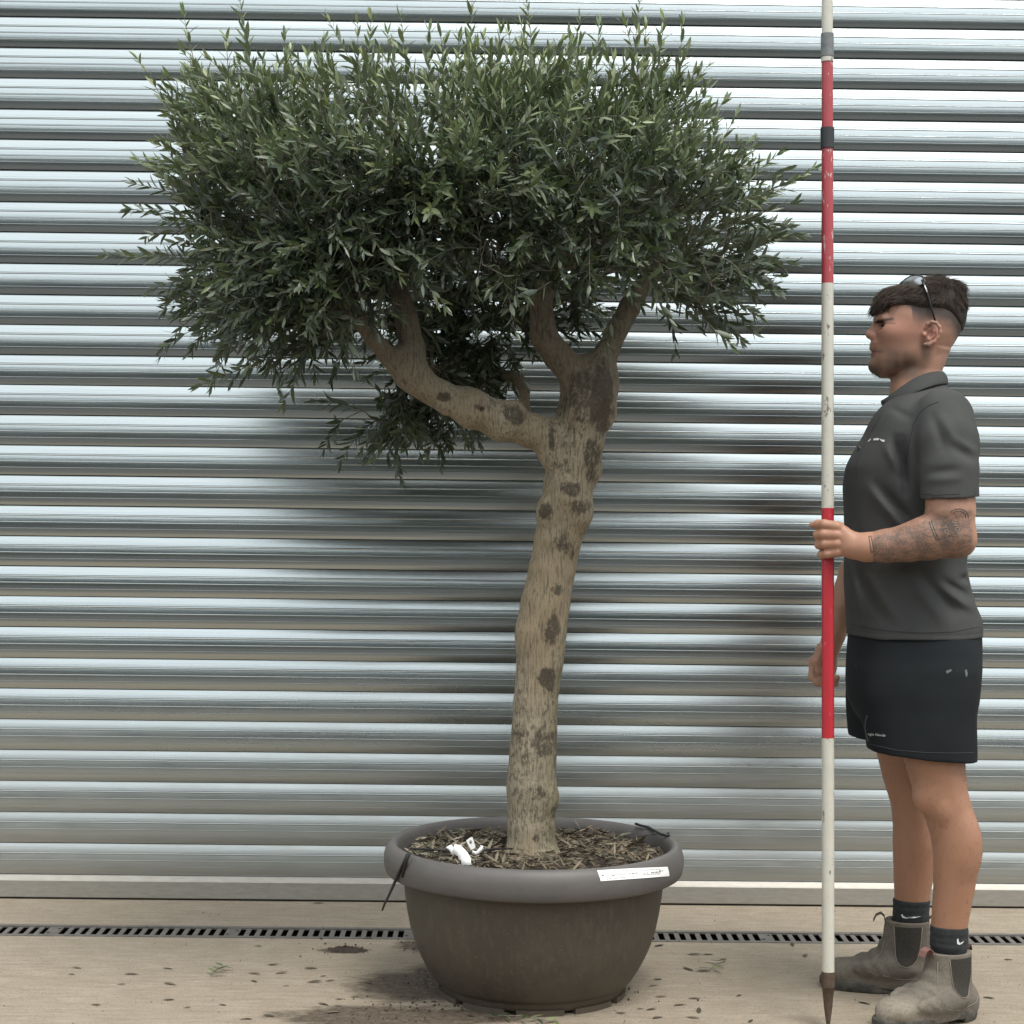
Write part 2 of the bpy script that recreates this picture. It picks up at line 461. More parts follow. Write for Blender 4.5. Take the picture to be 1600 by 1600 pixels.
# sticker on the rim with its small print (the square matrix code is left out)
def rim_pt(px, py, off=0.0008):                      # pixel -> point on the rim's outer face
    v = ray(px, py); cx, cy = POTC[0], POTC[1]
    R_ = 0.3522 + off
    a = v[0]**2 + v[1]**2; dx, dy = CAMP[0] - cx, CAMP[1] - cy
    b = 2 * (v[0]*dx + v[1]*dy); q = dx*dx + dy*dy - R_*R_
    s = (-b - math.sqrt(max(0, b*b - 4*a*q))) / (2*a)
    p = CAMP + v * s
    return p
def rim_patch(corners, nu, nv, off):
    (a, b, c_, d) = [np.array(q, float) for q in corners]   # top-left, top-right, bottom-right, bottom-left in pixels
    vs, fs = [], []
    for j in range(nv + 1):
        for i in range(nu + 1):
            u, w = i / nu, j / nv
            q = (a*(1-u)+b*u)*(1-w) + (d*(1-u)+c_*u)*w
            p = rim_pt(q[0], q[1], off) - POTC
            # hug the rounded rim
            zc = p[2]; rr = float(np.interp(zc, [0.2835, 0.289, 0.305, 0.322, 0.338, 0.349], [0.3445, 0.3485, 0.352, 0.3525, 0.3485, 0.341])) + off
            h = math.hypot(p[0], p[1]); p[0] *= rr / h; p[1] *= rr / h
            vs.append(p)
    for j in range(nv):
        for i in range(nu):
            k = j * (nu + 1) + i; fs.append((k, k + nu + 1, k + nu + 2, k + 1))
    return vs, fs
vs, fs = rim_patch([(936.5, 1361.5), (1044.5, 1354.5), (1046, 1369), (939, 1377)], 24, 3, 0.0012)
stk = obj('sticker', vs, fs, plain('sticker_paper', (0.85, 0.85, 0.83), 0.45), pot)
stk['label'] = 'white plant label strip with small print'
M_ink = plain('print_ink', (0.10, 0.09, 0.10), 0.6); M_ink2 = plain('print_ink_pale', (0.45, 0.42, 0.42), 0.6)
def sq(u0, u1, w0, w1):
    A, B, C_, D = [np.array(q) for q in ((936.5, 1361.5), (1044.5, 1354.5), (1046, 1369), (939, 1377))]
    f = lambda u, w: (A*(1-u)+B*u)*(1-w) + (D*(1-u)+C_*u)*w
    return [f(u0, w0), f(u1, w0), f(u1, w1), f(u0, w1)]
ink, ink2 = MB(), MB()
for (u0, u1, w0, w1, mbq) in ((0.035, 0.06, .42, .50, ink), (0.085, 0.165, .18, .62, ink)): pass
ink.add(*rim_patch(sq(0.045, 0.07, .40, .50), 2, 1, 0.0018))
for u0, u1, w, m_ in ((.19, .36, .14, ink2), (.37, .54, .12, ink2), (.19, .22, .46, ink), (.23, .38, .44, ink2), (.09, .16, .78, ink2), (.20, .38, .76, ink2), (.44, .47, .44, ink), (.48, .57, .40, ink), (.46, .50, .72, ink2), (.62, .90, .16, ink2), (.63, .73, .62, ink2), (.74, .88, .60, ink2), (.64, .72, .46, ink2), (.75, .88, .44, ink), (.87, .92, .34, ink)):
    x = u0
    while x < u1:
        l_ = min(random.uniform(.012, .035), u1 - x)
        m_.add(*rim_patch(sq(x, x + l_, w, w + .09), 2, 1, 0.0018)); x += l_ + random.uniform(.006, .012)
ink.build('print', M_ink, stk); ink2.build('print', M_ink2, stk)

# soil and leaf litter inside the bowl
t = NT('potting_soil'); n1 = t.noise(t.coord('Object'), 60, 6, 0.75)
t.set(Base_Color=t.ramp(n1, [(0.3, (0.018, 0.013, 0.009)), (0.7, (0.07, 0.05, 0.034))]), Roughness=0.95); t.bump(n1, 0.8, 0.01); M_soil = t.m
SOILZ = 0.318
def soil_h(x, y):
    r = math.hypot(x, y)
    return SOILZ + 0.016 * (1 - r / 0.31) + 0.006 * math.sin(17 * x + 2) * math.sin(21 * y) + 0.01 * (0.31 - x - 0.2) * (x < 0.1) * 0.5 + 0.003 * math.sin(90 * x) * math.sin(83 * y + 1)
vs, fs = [], []
NR, NS = 26, 90
for i in range(NR + 1):
    r = 0.316 * i / NR
    for k in range(NS):
        a = 2 * math.pi * k / NS; x, y = r * math.cos(a), r * math.sin(a); vs.append((x, y, soil_h(x, y) + random.uniform(-.002, .002)))
for i in range(NR):
    for k in range(NS): fs.append((i*NS+k, (i+1)*NS+k, (i+1)*NS+(k+1) % NS, i*NS+(k+1) % NS))
tag(obj('potting_soil', vs, fs, M_soil, loc=POTC), 'dark potting soil filling the planter bowl around the trunk', 'soil', kind='stuff')

def leaf_shape(L, Wd, curl=0.12, fold=0.25, n=4):
    vs, fs = [], []
    for i in range(n + 1):
        u = i / n
        w = Wd * (math.sin(math.pi * (0.04 + 0.92 * u) ** 0.85)) ** 0.9 * 0.5 if 0 < i < n else Wd * 0.04
        z = -curl * L * u * u
        x = L * u
        vs += [(x, -w, z + fold * w), (x, 0, z), (x, w, z + fold * w)]
    for i in range(n):
        a = i * 3
        fs += [(a, a + 3, a + 4, a + 1), (a + 1, a + 4, a + 5, a + 2)]
    return np.array(vs), fs
DRY = [(0.21, 0.17, 0.115), (0.13, 0.095, 0.06), (0.085, 0.065, 0.04), (0.24, 0.205, 0.145), (0.07, 0.065, 0.038), (0.05, 0.037, 0.025), (0.14, 0.125, 0.085), (0.05, 0.055, 0.03)]
def rot_mat(rx, ry, rz):
    return np.array((Matrix.Rotation(rz, 3, 'Z') @ Matrix.Rotation(ry, 3, 'Y') @ Matrix.Rotation(rx, 3, 'X')))
t = NT('dry_leaf'); cA = t.attr('Col'); nn = t.noise(t.coord('Object'), 90, 3)
t.set(Base_Color=t.mix(t.ramp(nn, [(0.3, 0.0), (0.7, 0.45)]), cA, (0.09, 0.07, 0.045)), Roughness=0.75); M_dry = t.m
mb = MB()
for k in range(2300):
    r = 0.312 * math.sqrt(random.random()); a = random.uniform(0, 2 * math.pi); x, y = r * math.cos(a), r * math.sin(a)
    if math.hypot(x, y) < 0.07: continue
    if x > 0.0 and y < -0.12 and random.random() < 0.55: continue
    L = random.uniform(.014, .044)
    v, f = leaf_shape(L, L * random.uniform(.09, .22), random.uniform(-.3, .4), random.uniform(-.3, .6), 3)
    v = v @ rot_mat(random.uniform(-1.3, 1.3), random.uniform(-.55, .35), random.uniform(0, 6.28)).T
    v += (x, y, soil_h(x, y) + random.uniform(.002, .012))
    h = np.hypot(v[:, 0], v[:, 1]).max()
    if h > 0.313: continue
    mb.add(v, f, random.choice(DRY[:2] + DRY) if x > -0.1 else random.choice(DRY + [(0.32, 0.28, 0.21), (.2, .19, .14)]))
for k in range(130):
    r = 0.30 * math.sqrt(random.random()); a = random.uniform(0, 6.28); x, y = r * math.cos(a), r * math.sin(a)
    b = random.uniform(0, 6.28); L = random.uniform(.03, .08); z = soil_h(x, y) + .006
    p0 = np.array((x, y, z)); p1 = p0 + (L * math.cos(b), L * math.sin(b), random.uniform(0, .014))
    if math.hypot(p1[0], p1[1]) > 0.308 or math.hypot(p1[0], p1[1]) < .07: continue
    mb.tube([p0, p1], [.0014, .0008], 4, True, random.choice(DRY))
tag(mb.build('leaf_litter', M_dry, None, False, True, POTC), 'dry fallen leaves and twigs covering the soil in the planter', 'leaf litter', kind='stuff')

# white tree tags lying on the litter
M_tag = plain('tag_plastic', (0.82, 0.82, 0.80), 0.4)
def strip(pts, widths, thick=0.0012):
    vs, fs = [], []
    n = len(pts)
    for i, (p, wv) in enumerate(zip(pts, widths)):
        p = np.array(p, float); wv = np.array(wv, float)
        tn = np.array(pts[min(i+1, n-1)], float) - np.array(pts[max(i-1, 0)], float); nr = np.cross(tn, wv); nr = nr / (np.linalg.norm(nr) + 1e-9) * thick
        vs += [p - wv, p + wv, p + wv + nr, p - wv + nr]
    for i in range(n - 1):
        for q in range(4): fs.append((i*4+q, i*4+(q+1) % 4, (i+1)*4+(q+1) % 4, (i+1)*4+q))
    fs += [(3, 2, 1, 0), tuple(range(4*n-4, 4*n))]
    return vs, fs
def potw(px, py, dy): return W(px, py, POTC[1] + dy)
tagA = empty('plant_tag', potw(724, 1346, -.25)); tag(tagA, 'curled white plastic plant tag strip next to the planter rim', 'plant tag', 'white tags on the soil')
o_ = np.array(tagA.location)
pts = [potw(*q) - o_ for q in ((708, 1327, -.235), (716, 1328, -.24), (723, 1335, -.245), (728, 1343, -.25), (729, 1352, -.255))]
mb = MB(); mb.add(*strip(pts, [(.004, 0, .012), (.006, 0, .010), (.011, 0, .004), (.011, 0, .002), (.0105, 0, 0)])); mb.build('strip', M_tag, tagA, True)
pts = [potw(*q) - o_ for q in ((697, 1326, -.225), (701, 1322, -.228), (706, 1327, -.23), (709, 1334, -.235))]
mb = MB(); mb.add(*strip(pts, [(.004, 0, .001), (.006, 0, .003), (.0055, 0, .002), (.0055, 0, 0)])); mb.build('buckle', M_tag, tagA, True)
tagB = empty('plant_tag', potw(742, 1332, -.22)); tag(tagB, 'upright white plastic plant tag with a round punched hole', 'plant tag', 'white tags on the soil')
o_ = np.array(tagB.location)
def holed(corners, cpx, r, dy):
    nseg = 16; out, inn = [], []
    cs = [np.array(q, float) for q in corners]
    for k in range(nseg):
        a = 2*math.pi*k/nseg; d = np.array((math.cos(a), math.sin(a)))
        c0 = np.array(cpx, float); best = 99
        for e in range(4):
            p, q = cs[e], cs[(e+1) % 4]; ed = q - p
            M2 = np.array([[d[0], -ed[0]], [d[1], -ed[1]]])
            if abs(np.linalg.det(M2)) < 1e-9: continue
            s, u = np.linalg.solve(M2, p - c0)
            if s > 0 and -1e-6 <= u <= 1 + 1e-6: best = min(best, s)
        out.append(c0 + d * best); inn.append(c0 + d * r * np.array((.62, 1.0)))
        inn[-1] = c0 + np.array((d[0] * r * .7, d[1] * r))
    vs = [potw(q[0], q[1], dy) - o_ for q in out + inn] + [potw(q[0], q[1], dy + .002) - o_ for q in out + inn]
    fs = []
    for k in range(nseg):
        k2 = (k+1) % nseg
        fs += [(k, k2, nseg+k2, nseg+k), (2*nseg+k, 3*nseg+k, 3*nseg+k2, 2*nseg+k2), (k, 2*nseg+k, 2*nseg+k2, k2), (nseg+k, nseg+k2, 3*nseg+k2, 3*nseg+k)]
    return vs, fs
mb = MB(); mb.add(*holed([(738, 1306), (743.5, 1325), (736, 1328.5), (728, 1313.5)], (735.5, 1316), 3.0, -.215)); mb.build('eyelet', M_tag, tagB, False)
pts = [potw(*q) - o_ for q in ((738, 1331, -.22), (744, 1334, -.225), (749, 1329, -.222), (754, 1325, -.218), (750, 1322.5, -.212))]
mb = MB(); mb.add(*strip(pts, [(0, 0, .0035), (0, 0, .005), (0, 0, .006), (0, 0, .005), (0, 0, .003)])); mb.build('loop', M_tag, tagB, True)

# thin black irrigation line across the soil, and the ties on the rim
M_blk = plain('black_line', (0.012, 0.012, 0.013), 0.5)
pts = [potw(*q) for q in ((640, 1326, -.10), (668, 1327, -.20), (700, 1329, -.21), (735, 1332, -.215), (765, 1327, -.19), (800, 1326, -.09))]
mb = MB(); mb.tube(pts, .0022, 6); tag(mb.build('irrigation_line', M_blk), 'thin black irrigation line lying across the leaf litter', 'hose')
mb = MB()
pts = [rim_pt(639, 1333, -.02) * [1, 1, 0] + [0, 0, .353], rim_pt(637, 1335, .004), rim_pt(630, 1350, .004), rim_pt(624, 1362, .004), rim_pt(617, 1378, .003), rim_pt(609, 1396, -.004), rim_pt(601, 1412, -.004), rim_pt(597, 1423, -.002)]
# hang free below the rim: keep the last points plumb
b0 = pts[4]
for i, (px, py) in enumerate(((609, 1396), (601, 1412), (597, 1423))): pts[5 + i] = W(px, py, b0[1])
mb.tube(pts, [.0028, .0036, .0036, .0036, .0034, .003, .0026, .002], 6)
tie = mb.build('cord', M_blk); tie['label'] = 'black cord knotted over the planter rim with a long loose end hanging'; tie['category'] = 'cord'
mb = MB(); mb.tube([rim_pt(640, 1334, .003), rim_pt(634, 1348, .004), rim_pt(630, 1361, .003), rim_pt(628, 1371, .003)], [.003, .0036, .003, .002], 6); mb.build('loose_end', M_blk, tie)
mb = MB()
def rimtop(px, py, z=.356): return G(px, py, z)
mb.tube([rimtop(993, 1287, .362), rimtop(1002, 1290, .360), rimtop(1013, 1292.5, .358), rimtop(1025, 1299, .357), rimtop(1034, 1304, .357), rimtop(1045, 1305, .358)], [.0032, .003, .0036, .003, .0035, .003], 6)
mb.tube([rimtop(994, 1288.5, .3585), rimtop(1008, 1292.5, .3565), rimtop(1022, 1297, .356)], [.002, .002, .002], 6)
mb.tube([rimtop(1040, 1306, .357), rimtop(1044, 1301.5, .360), rimtop(1046, 1306, .356)], [.003, .0035, .002], 6)
tag(mb.build('cord', M_blk), 'short black cord tied on the rim at the back of the planter', 'cord')
mb = MB(); mb.tube([potw(958, 1312, .02), potw(990, 1308, .06), rimtop(1028, 1303, .354)], .0009, 4); tag(mb.build('tie_wire', M_blk), 'fine wire stretched from the soil to the planter rim', 'wire')

# ================================================================ litter on the concrete
def leaf_obj(me, p, rz, s=1.0, tilt=0.0):
    o = link('fallen_leaf', me, None, (p[0], p[1], 0.0012)); o.rotation_euler = (tilt, 0, rz); o.scale = (s, s, s)
    tag(o, 'small dry olive leaf lying loose on the beige concrete', 'leaf', 'fallen leaves on the concrete'); return o
dry_mes = []
for k, cc in enumerate([(0.035, 0.026, 0.018), (0.055, 0.045, 0.027), (0.03, 0.034, 0.018), (0.075, 0.06, 0.04), (0.15, 0.12, 0.075)]):
    v, f = leaf_shape(.042, .0125, random.choice((-.03, .03, -.06, .05)), .22, 4)
    v[:, 2] -= v[:, 2].min(); v[:, 0] -= .02
    dry_mes.append(make_mesh('fallen_leaf', v, f, M_dry, True, np.tile(cc, (len(v), 1))))
spots = [(120,1513,.1),(112,1523,.25),(205,1523,.05),(262,1514,.1),(265,1538,.3),(190,1539,0),(264,1563,-.1),(150,1571,.12),(293,1575,-.2),(348,1571,.1),(383,1593,-.1),(398,1522,.2),(397,1534,.3),
 (404,1479,0),(427,1508,0),(440,1521,-.15),(447,1541,-.1),(485,1514,0),(492,1535,0),(505,1526,-.3),(516,1533,-.2),(420,1588,.1),(388,1593,0),(530,1562,-.1),(505,1570,.3),(527,1572,.2),(520,1583,-.1),(575,1467,-.2),(497,1412,-.1),(577,1537,.2),(555,1558,-.3),
 (1030,1478,-.3),(1085,1492,0),(1106,1492,0),(1130,1500,.2),(1075,1515,.5),(1100,1517,.1),(1028,1531,0),(1021,1541,-.3),(1033,1558,0),(1062,1571,-.1),(1085,1561,-.1),(1092,1580,-.7),(1027,1591,-.2),(1018,1578,-.2),(1155,1556,-.35),(1173,1596,-.6),(1083,1591,.3),(1238,1477,-.8),(1258,1494,-.6),(970,1584,.15),(1000,1577,0),(735,1588,.2),(1350,1568,.4),(1575,1500,.1),(1545,1560,.3)]
for px, py, a in spots:
    p = G(px, py); leaf_obj(random.choice(dry_mes), p, -a * 2.2 + random.uniform(-.25, .25) + random.choice((0, math.pi)), random.uniform(.4, .95), random.uniform(-.15, .15))
# crumbs of soil scattered over the concrete
mb = MB()
def crumb(p, s, c_):
    v = np.array([(1,0,0),(-1,0,0),(0,1,0),(0,-1,0),(0,0,1),(0,0,-1)]) * s * np.random.default_rng(len(mb.v)).uniform(.6, 1.2, (6, 3))
    mb.add(v + (p[0], p[1], s * .5), [(0,2,4),(2,1,4),(1,3,4),(3,0,4),(2,0,5),(1,2,5),(3,1,5),(0,3,5)], c_)
for (cx, cy, sx, sy, n_) in ((540, 1485, 16, 4, 110), (655, 1478, 18, 8, 60), (660, 1530, 22, 12, 110), (610, 1578, 45, 14, 120), (690, 1575, 25, 8, 60), (530, 1475, 40, 10, 16), (980, 1560, 40, 20, 25)):
    for k in range(n_):
        p = G(random.gauss(cx, sx), min(1640, random.gauss(cy, sy))); crumb(p, .0007 + .0036 * random.random()**2.5, random.choice(DRY[5:6] + [(.03, .022, .015), (.05, .036, .024)]))
for k in range(110):
    p = G(random.uniform(0, 1600), random.uniform(1420, 1620)); crumb(p, random.uniform(.0008, .0022), (.06, .045, .03))
tag(mb.build('soil_crumbs', M_dry, None, False, True), 'dark soil crumbs spilled on the concrete around the planter', 'soil', kind='stuff')
# small heap of spilled soil by the drain
vs, fs = [], []
h0 = G(540, 1486)
for i in range(13):
    for k in range(28):
        a = 2*math.pi*k/28; r = i/12
        ex = (0.048 + .012*math.sin(3*a+1)) * r; ey = (.028 + .008*math.sin(2*a+2)) * r
        z = .016 * (1-r)**.8 * (0.8 + .35*math.sin(5*a)*r) * random.uniform(.75, 1.25)
        vs.append((ex*math.cos(a), ey*math.sin(a), z if i < 12 else -.001))
for i in range(12):
    for k in range(28): fs.append((i*28+k, (i+1)*28+k, (i+1)*28+(k+1) % 28, i*28+(k+1) % 28))
tag(obj('soil_heap', vs, fs, M_soil, loc=(h0[0], h0[1], 0)), 'small heap of dark soil spilled beside the drain grates', 'soil heap')

# ================================================================ implicit-surface modelling: one continuous skin from blended volumes
class Field:
    def __init__(self, lo, hi, h):
        self.h = h; self.lo = np.asarray(lo, float)
        self.n = np.ceil((np.asarray(hi, float) - self.lo) / h).astype(int) + 1
        self.a = np.full(self.n, 0.2, np.float32)
    def box(self, lo, hi, pad):
        i0 = np.clip(np.floor((np.asarray(lo) - pad - self.lo) / self.h).astype(int), 0, self.n)
        i1 = np.clip(np.ceil((np.asarray(hi) + pad - self.lo) / self.h).astype(int) + 1, 0, self.n)
        if (i1 <= i0).any(): return None, None
        sl = tuple(slice(a, b) for a, b in zip(i0, i1))
        ax = [(np.arange(a, b) * self.h + o).astype(np.float32) for a, b, o in zip(i0, i1, self.lo)]
        return sl, (ax[0][:, None, None], ax[1][None, :, None], ax[2][None, None, :])
    def put(self, sl, d, k, op='add'):
        cur = self.a[sl]
        d = np.broadcast_to(d, cur.shape)
        if op == 'add':
            if k > 0:
                h = np.clip(0.5 + 0.5 * (cur - d) / k, 0, 1)
                self.a[sl] = cur * (1 - h) + d * h - k * h * (1 - h)
            else: self.a[sl] = np.minimum(cur, d)
        else:                                            # cut away
            d = -d
            if k > 0:
                h = np.clip(0.5 - 0.5 * (cur - d) / k, 0, 1)
                self.a[sl] = cur * (1 - h) + d * h + k * h * (1 - h)
            else: self.a[sl] = np.maximum(cur, d)
    def capsule(self, p, q, ra, rb=None, k=0.01, op='add', pad=0.03):
        p, q = np.asarray(p, float), np.asarray(q, float); rb = ra if rb is None else rb
        R_ = max(ra, rb); sl, g = self.box(np.minimum(p, q) - R_, np.maximum(p, q) + R_, pad + k)
        if sl is None: return self
        v = q - p; L2 = v.dot(v) + 1e-12
        d0, d1, d2 = g[0] - p[0], g[1] - p[1], g[2] - p[2]
        t_ = np.clip((d0 * v[0] + d1 * v[1] + d2 * v[2]) / L2, 0, 1)
        d = np.sqrt((d0 - t_ * v[0])**2 + (d1 - t_ * v[1])**2 + (d2 - t_ * v[2])**2) - (ra + (rb - ra) * t_)
        self.put(sl, d, k, op); return self
    def chain(self, pts, rad, k=0.01, pad=0.03):
        for i in range(len(pts) - 1): self.capsule(pts[i], pts[i + 1], rad[i], rad[i + 1], k if i == 0 else min(k, 0.006), pad=pad)
        return self
    def ell(self, c, r, rot=None, k=0.01, op='add', pad=0.02):
        c = np.asarray(c, float); r = np.asarray(r, float); R_ = r.max()
        sl, g = self.box(c - R_, c + R_, pad + k)
        if sl is None: return self
        d = [g[0] - c[0], g[1] - c[1], g[2] - c[2]]
        if rot is not None:
            M3 = np.array(rot).T
            d = [M3[i, 0] * d[0] + M3[i, 1] * d[1] + M3[i, 2] * d[2] for i in range(3)]
        k0 = np.sqrt((d[0]/r[0])**2 + (d[1]/r[1])**2 + (d[2]/r[2])**2)
        k1 = np.sqrt((d[0]/r[0]**2)**2 + (d[1]/r[1]**2)**2 + (d[2]/r[2]**2)**2) + 1e-9
        self.put(sl, k0 * (k0 - 1) / k1, k, op); return self
    def loft(self, zs, xf, xb, w, yc=0.0, n=2.3, k=0.01, op='add', pad=0.05, nf=None):
        """stack of rounded sections along z: front x, back x, half depth"""
        o = np.argsort(zs); zs = np.asarray(zs, float)[o]; xf = np.asarray(xf, float)[o]; xb = np.asarray(xb, float)[o]
        w = np.asarray(w, float)[o]; yc = np.asarray(yc, float) * np.ones(len(zs)); yc = yc[o] if len(yc) == len(o) else yc
        lo = (xf.min(), (yc - w).min(), zs[0]); hi = (xb.max(), (yc + w).max(), zs[-1])
        sl, g = self.box(lo, hi, pad)
        if sl is None: return self
        z = g[2].ravel()
        def sm(a):
            from numpy import interp
            fine = np.linspace(zs[0], zs[-1], 400); b = interp(fine, zs, a); wd = 9
            bp = np.pad(b, wd, mode='edge'); b = np.convolve(bp, np.ones(2*wd+1)/(2*wd+1), 'valid'); return interp(z, fine, b)
        F_, B_, W_, C_ = sm(xf), sm(xb), sm(w), sm(yc)
        cx = ((F_ + B_) / 2)[None, None, :]; a = np.maximum(((B_ - F_) / 2), 1e-4)[None, None, :]; W3 = np.maximum(W_, 1e-4)[None, None, :]
        rr = (np.abs((g[0] - cx) / a) ** n + np.abs((g[1] - C_[None, None, :]) / W3) ** n) ** (1.0 / n)
        d = (rr - 1) * np.minimum(a, W3)
        dz = np.maximum(zs[0] - z, z - zs[-1])[None, None, :]
        d = np.maximum(d, dz)
        self.put(sl, d, k, op); return self
    def half(self, p, nrm, k=0.0, region=None):           # keep the side the normal points away from
        p = np.asarray(p, float); nrm = np.asarray(nrm, float); nrm = nrm / np.linalg.norm(nrm)
        lo = self.lo if region is None else region[0]; hi = self.lo + self.h * self.n if region is None else region[1]
        sl, g = self.box(lo, hi, 0)
        d = (g[0] - p[0]) * nrm[0] + (g[1] - p[1]) * nrm[1] + (g[2] - p[2]) * nrm[2]
        self.a[sl] = np.maximum(self.a[sl], d); return self
    def disp(self, fn):                                   # fn(x, y, z) -> outward displacement in metres
        ax = [(np.arange(m) * self.h + o).astype(np.float32) for m, o in zip(self.n, self.lo)]
        near = np.abs(self.a) < 0.03
        idx = np.nonzero(near)
        self.a[idx] -= fn(ax[0][idx[0]], ax[1][idx[1]], ax[2][idx[2]]); return self
    def mesh(self):
        a = self.a; h = self.h; nx, ny, nz = a.shape
        ins = a < 0
        cnt = np.zeros((nx-1, ny-1, nz-1), np.uint8)
        for dx in (0, 1):
            for dy in (0, 1):
                for dz in (0, 1): cnt += ins[dx:nx-1+dx, dy:ny-1+dy, dz:nz-1+dz]
        act = (cnt > 0) & (cnt < 8)
        ci = np.argwhere(act)
        idx = -np.ones(act.shape, np.int64); idx[act] = np.arange(len(ci))
        cor = np.array([(i, j, k) for i in (0, 1) for j in (0, 1) for k in (0, 1)])
        vals = np.stack([a[ci[:, 0]+c[0], ci[:, 1]+c[1], ci[:, 2]+c[2]] for c in cor], 1).astype(np.float64)
        acc = np.zeros((len(ci), 3)); num = np.zeros(len(ci))
        for p in range(8):
            for q in range(p + 1, 8):
                if np.abs(cor[p] - cor[q]).sum() != 1: continue
                va, vb = vals[:, p], vals[:, q]
                m = (va < 0) != (vb < 0)
                t_ = np.where(m, va / np.where(m, va - vb, 1), 0)
                acc[m] += (cor[p] + t_[:, None] * (cor[q] - cor[p]))[m]; num[m] += 1
        verts = (ci + acc / num[:, None]) * h + self.lo
        quads = []
        for ax in range(3):
            s0 = [slice(1, -1)] * 3; s0[ax] = slice(0, -1); s1 = [slice(1, -1)] * 3; s1[ax] = slice(1, None)
            A, B = ins[tuple(s0)], ins[tuple(s1)]
            e = np.argwhere(A != B)
            if len(e) == 0: continue
            flip = A[tuple(e.T)]
            off = np.ones(3, int); off[ax] = 0
            e = e + off
            u, v = [(1, 2), (2, 0), (0, 1)][ax]
            du = np.zeros(3, int); du[u] = 1; dv = np.zeros(3, int); dv[v] = 1
            c0 = idx[tuple((e - du - dv).T)]; c1 = idx[tuple((e - dv).T)]; c2 = idx[tuple(e.T)]; c3 = idx[tuple((e - du).T)]
            q = np.stack([c0, c1, c2, c3], 1); q[~flip] = q[~flip][:, ::-1]
            quads.append(q)
        quads = np.concatenate(quads)
        return verts, quads[(quads >= 0).all(1)]

def relax(v, f, it=1, lam=0.5):
    for _ in range(it):
        acc = np.zeros_like(v); cnt = np.zeros(len(v))
        for i in range(4):
            for j in (1, 3):
                np.add.at(acc, f[:, i], v[f[:, (i + j) % 4]]); np.add.at(cnt, f[:, i], 1)
        v = v + lam * (acc / np.maximum(cnt, 1)[:, None] - v)
    return v
_ns = np.random.default_rng(3)
def make_noise(n=12, lo=10, hi=60):
    K = _ns.normal(size=(n, 3)); K /= np.linalg.norm(K, axis=1)[:, None]; K *= np.geomspace(lo, hi, n)[:, None]
    ph = _ns.uniform(0, 6.28, n); am = (lo / np.linalg.norm(K, axis=1)) ** 0.7
    def f(x, y, z):
        s = 0
        for k, p, a in zip(K, ph, am): s = s + a * np.sin(k[0]*x + k[1]*y + k[2]*z + p)
        return s / am.sum() * 2
    return f

# ================================================================ olive tree: trunk
TY = POTC[1]
def T(px, py, dy=0.0): return W(px, py, TY + dy)
PXM = (CAMY - TY) * -1 / FPX                             # metres per pixel at the trunk
tree = empty('olive_tree', (POTC[0], POTC[1], SOILZ))
tag(tree, 'gnarled olive tree with pale bare trunk and broad dense grey-green crown', 'tree')
trunk_pts = [(831,1362,0,46),(831,1345,0,43),(830,1325,0,40),(830,1290,0,39),(830,1230,0,38),(832,1170,0,37.5),(836,1100,0,36),(843,1040,0,36),(845,985,0,38),(852,940,0,37),(862,890,0,36.5),(871,845,0,37.5),(883,800,0,40),(887,760,0,39),(896,720,0,40),(903,685,.005,42),(911,650,.01,43),(918,610,.01,40),(922,585,.01,35)]
trunk_pts = [(T(a, b, c), r * PXM) for a, b, c, r in trunk_pts]
limbs = [
 [(916,618,.0,32),(898,585,-.01,26),(872,556,-.02,24),(850,525,-.03,22),(846,470,-.04,18),(880,400,-.05,16),(900,330,-.06,11)],      # middle limb
 [(926,612,.02,27),(938,578,.02,21),(948,548,.02,17.5),(964,515,.03,15),(985,480,.05,14),(1020,420,.08,11),(1050,350,.1,7)],               # right limb
 [(893,688,-.005,34),(862,680,-.02,29),(830,672,-.03,27),(790,657,-.05,25.5),(745,641,-.07,25),(700,624,-.09,25),(665,604,-.11,24.5),(642,580,-.12,24),(632,560,-.13,22)],  # big left limb
 [(645,585,-.12,22),(644,545,-.12,21),(636,505,-.12,19),(626,465,-.12,17),(612,420,-.11,14),(590,360,-.1,11),(570,300,-.08,8)],          # its upright fork
 [(640,585,-.12,20),(610,560,-.14,17),(585,530,-.16,15),(555,490,-.18,13),(515,440,-.2,11),(470,380,-.2,8)],                             # its outer fork
 [(832,670,0,10),(820,640,.06,10),(820,612,.10,9),(806,590,.14,9),(775,585,.18,8),(735,600,.21,7),(690,620,.22,5)],                      # arched branch behind
 [(900,600,.05,18),(872,565,.10,16),(835,520,.15,14),(800,470,.18,14),(750,400,.2,10)],                                                  # back limb
]
limbs = [[(T(a, b, c), r * PXM) for a, b, c, r in L] for L in limbs]
f = Field((T(470, 0)[0], TY - .30, 0.27), (T(1080, 0)[0], TY + .32, 2.0), 0.0042)
f.chain([p for p, r in trunk_pts], [r for p, r in trunk_pts], 0.01)
for L in limbs: f.chain([p for p, r in L], [r for p, r in L], 0.028)
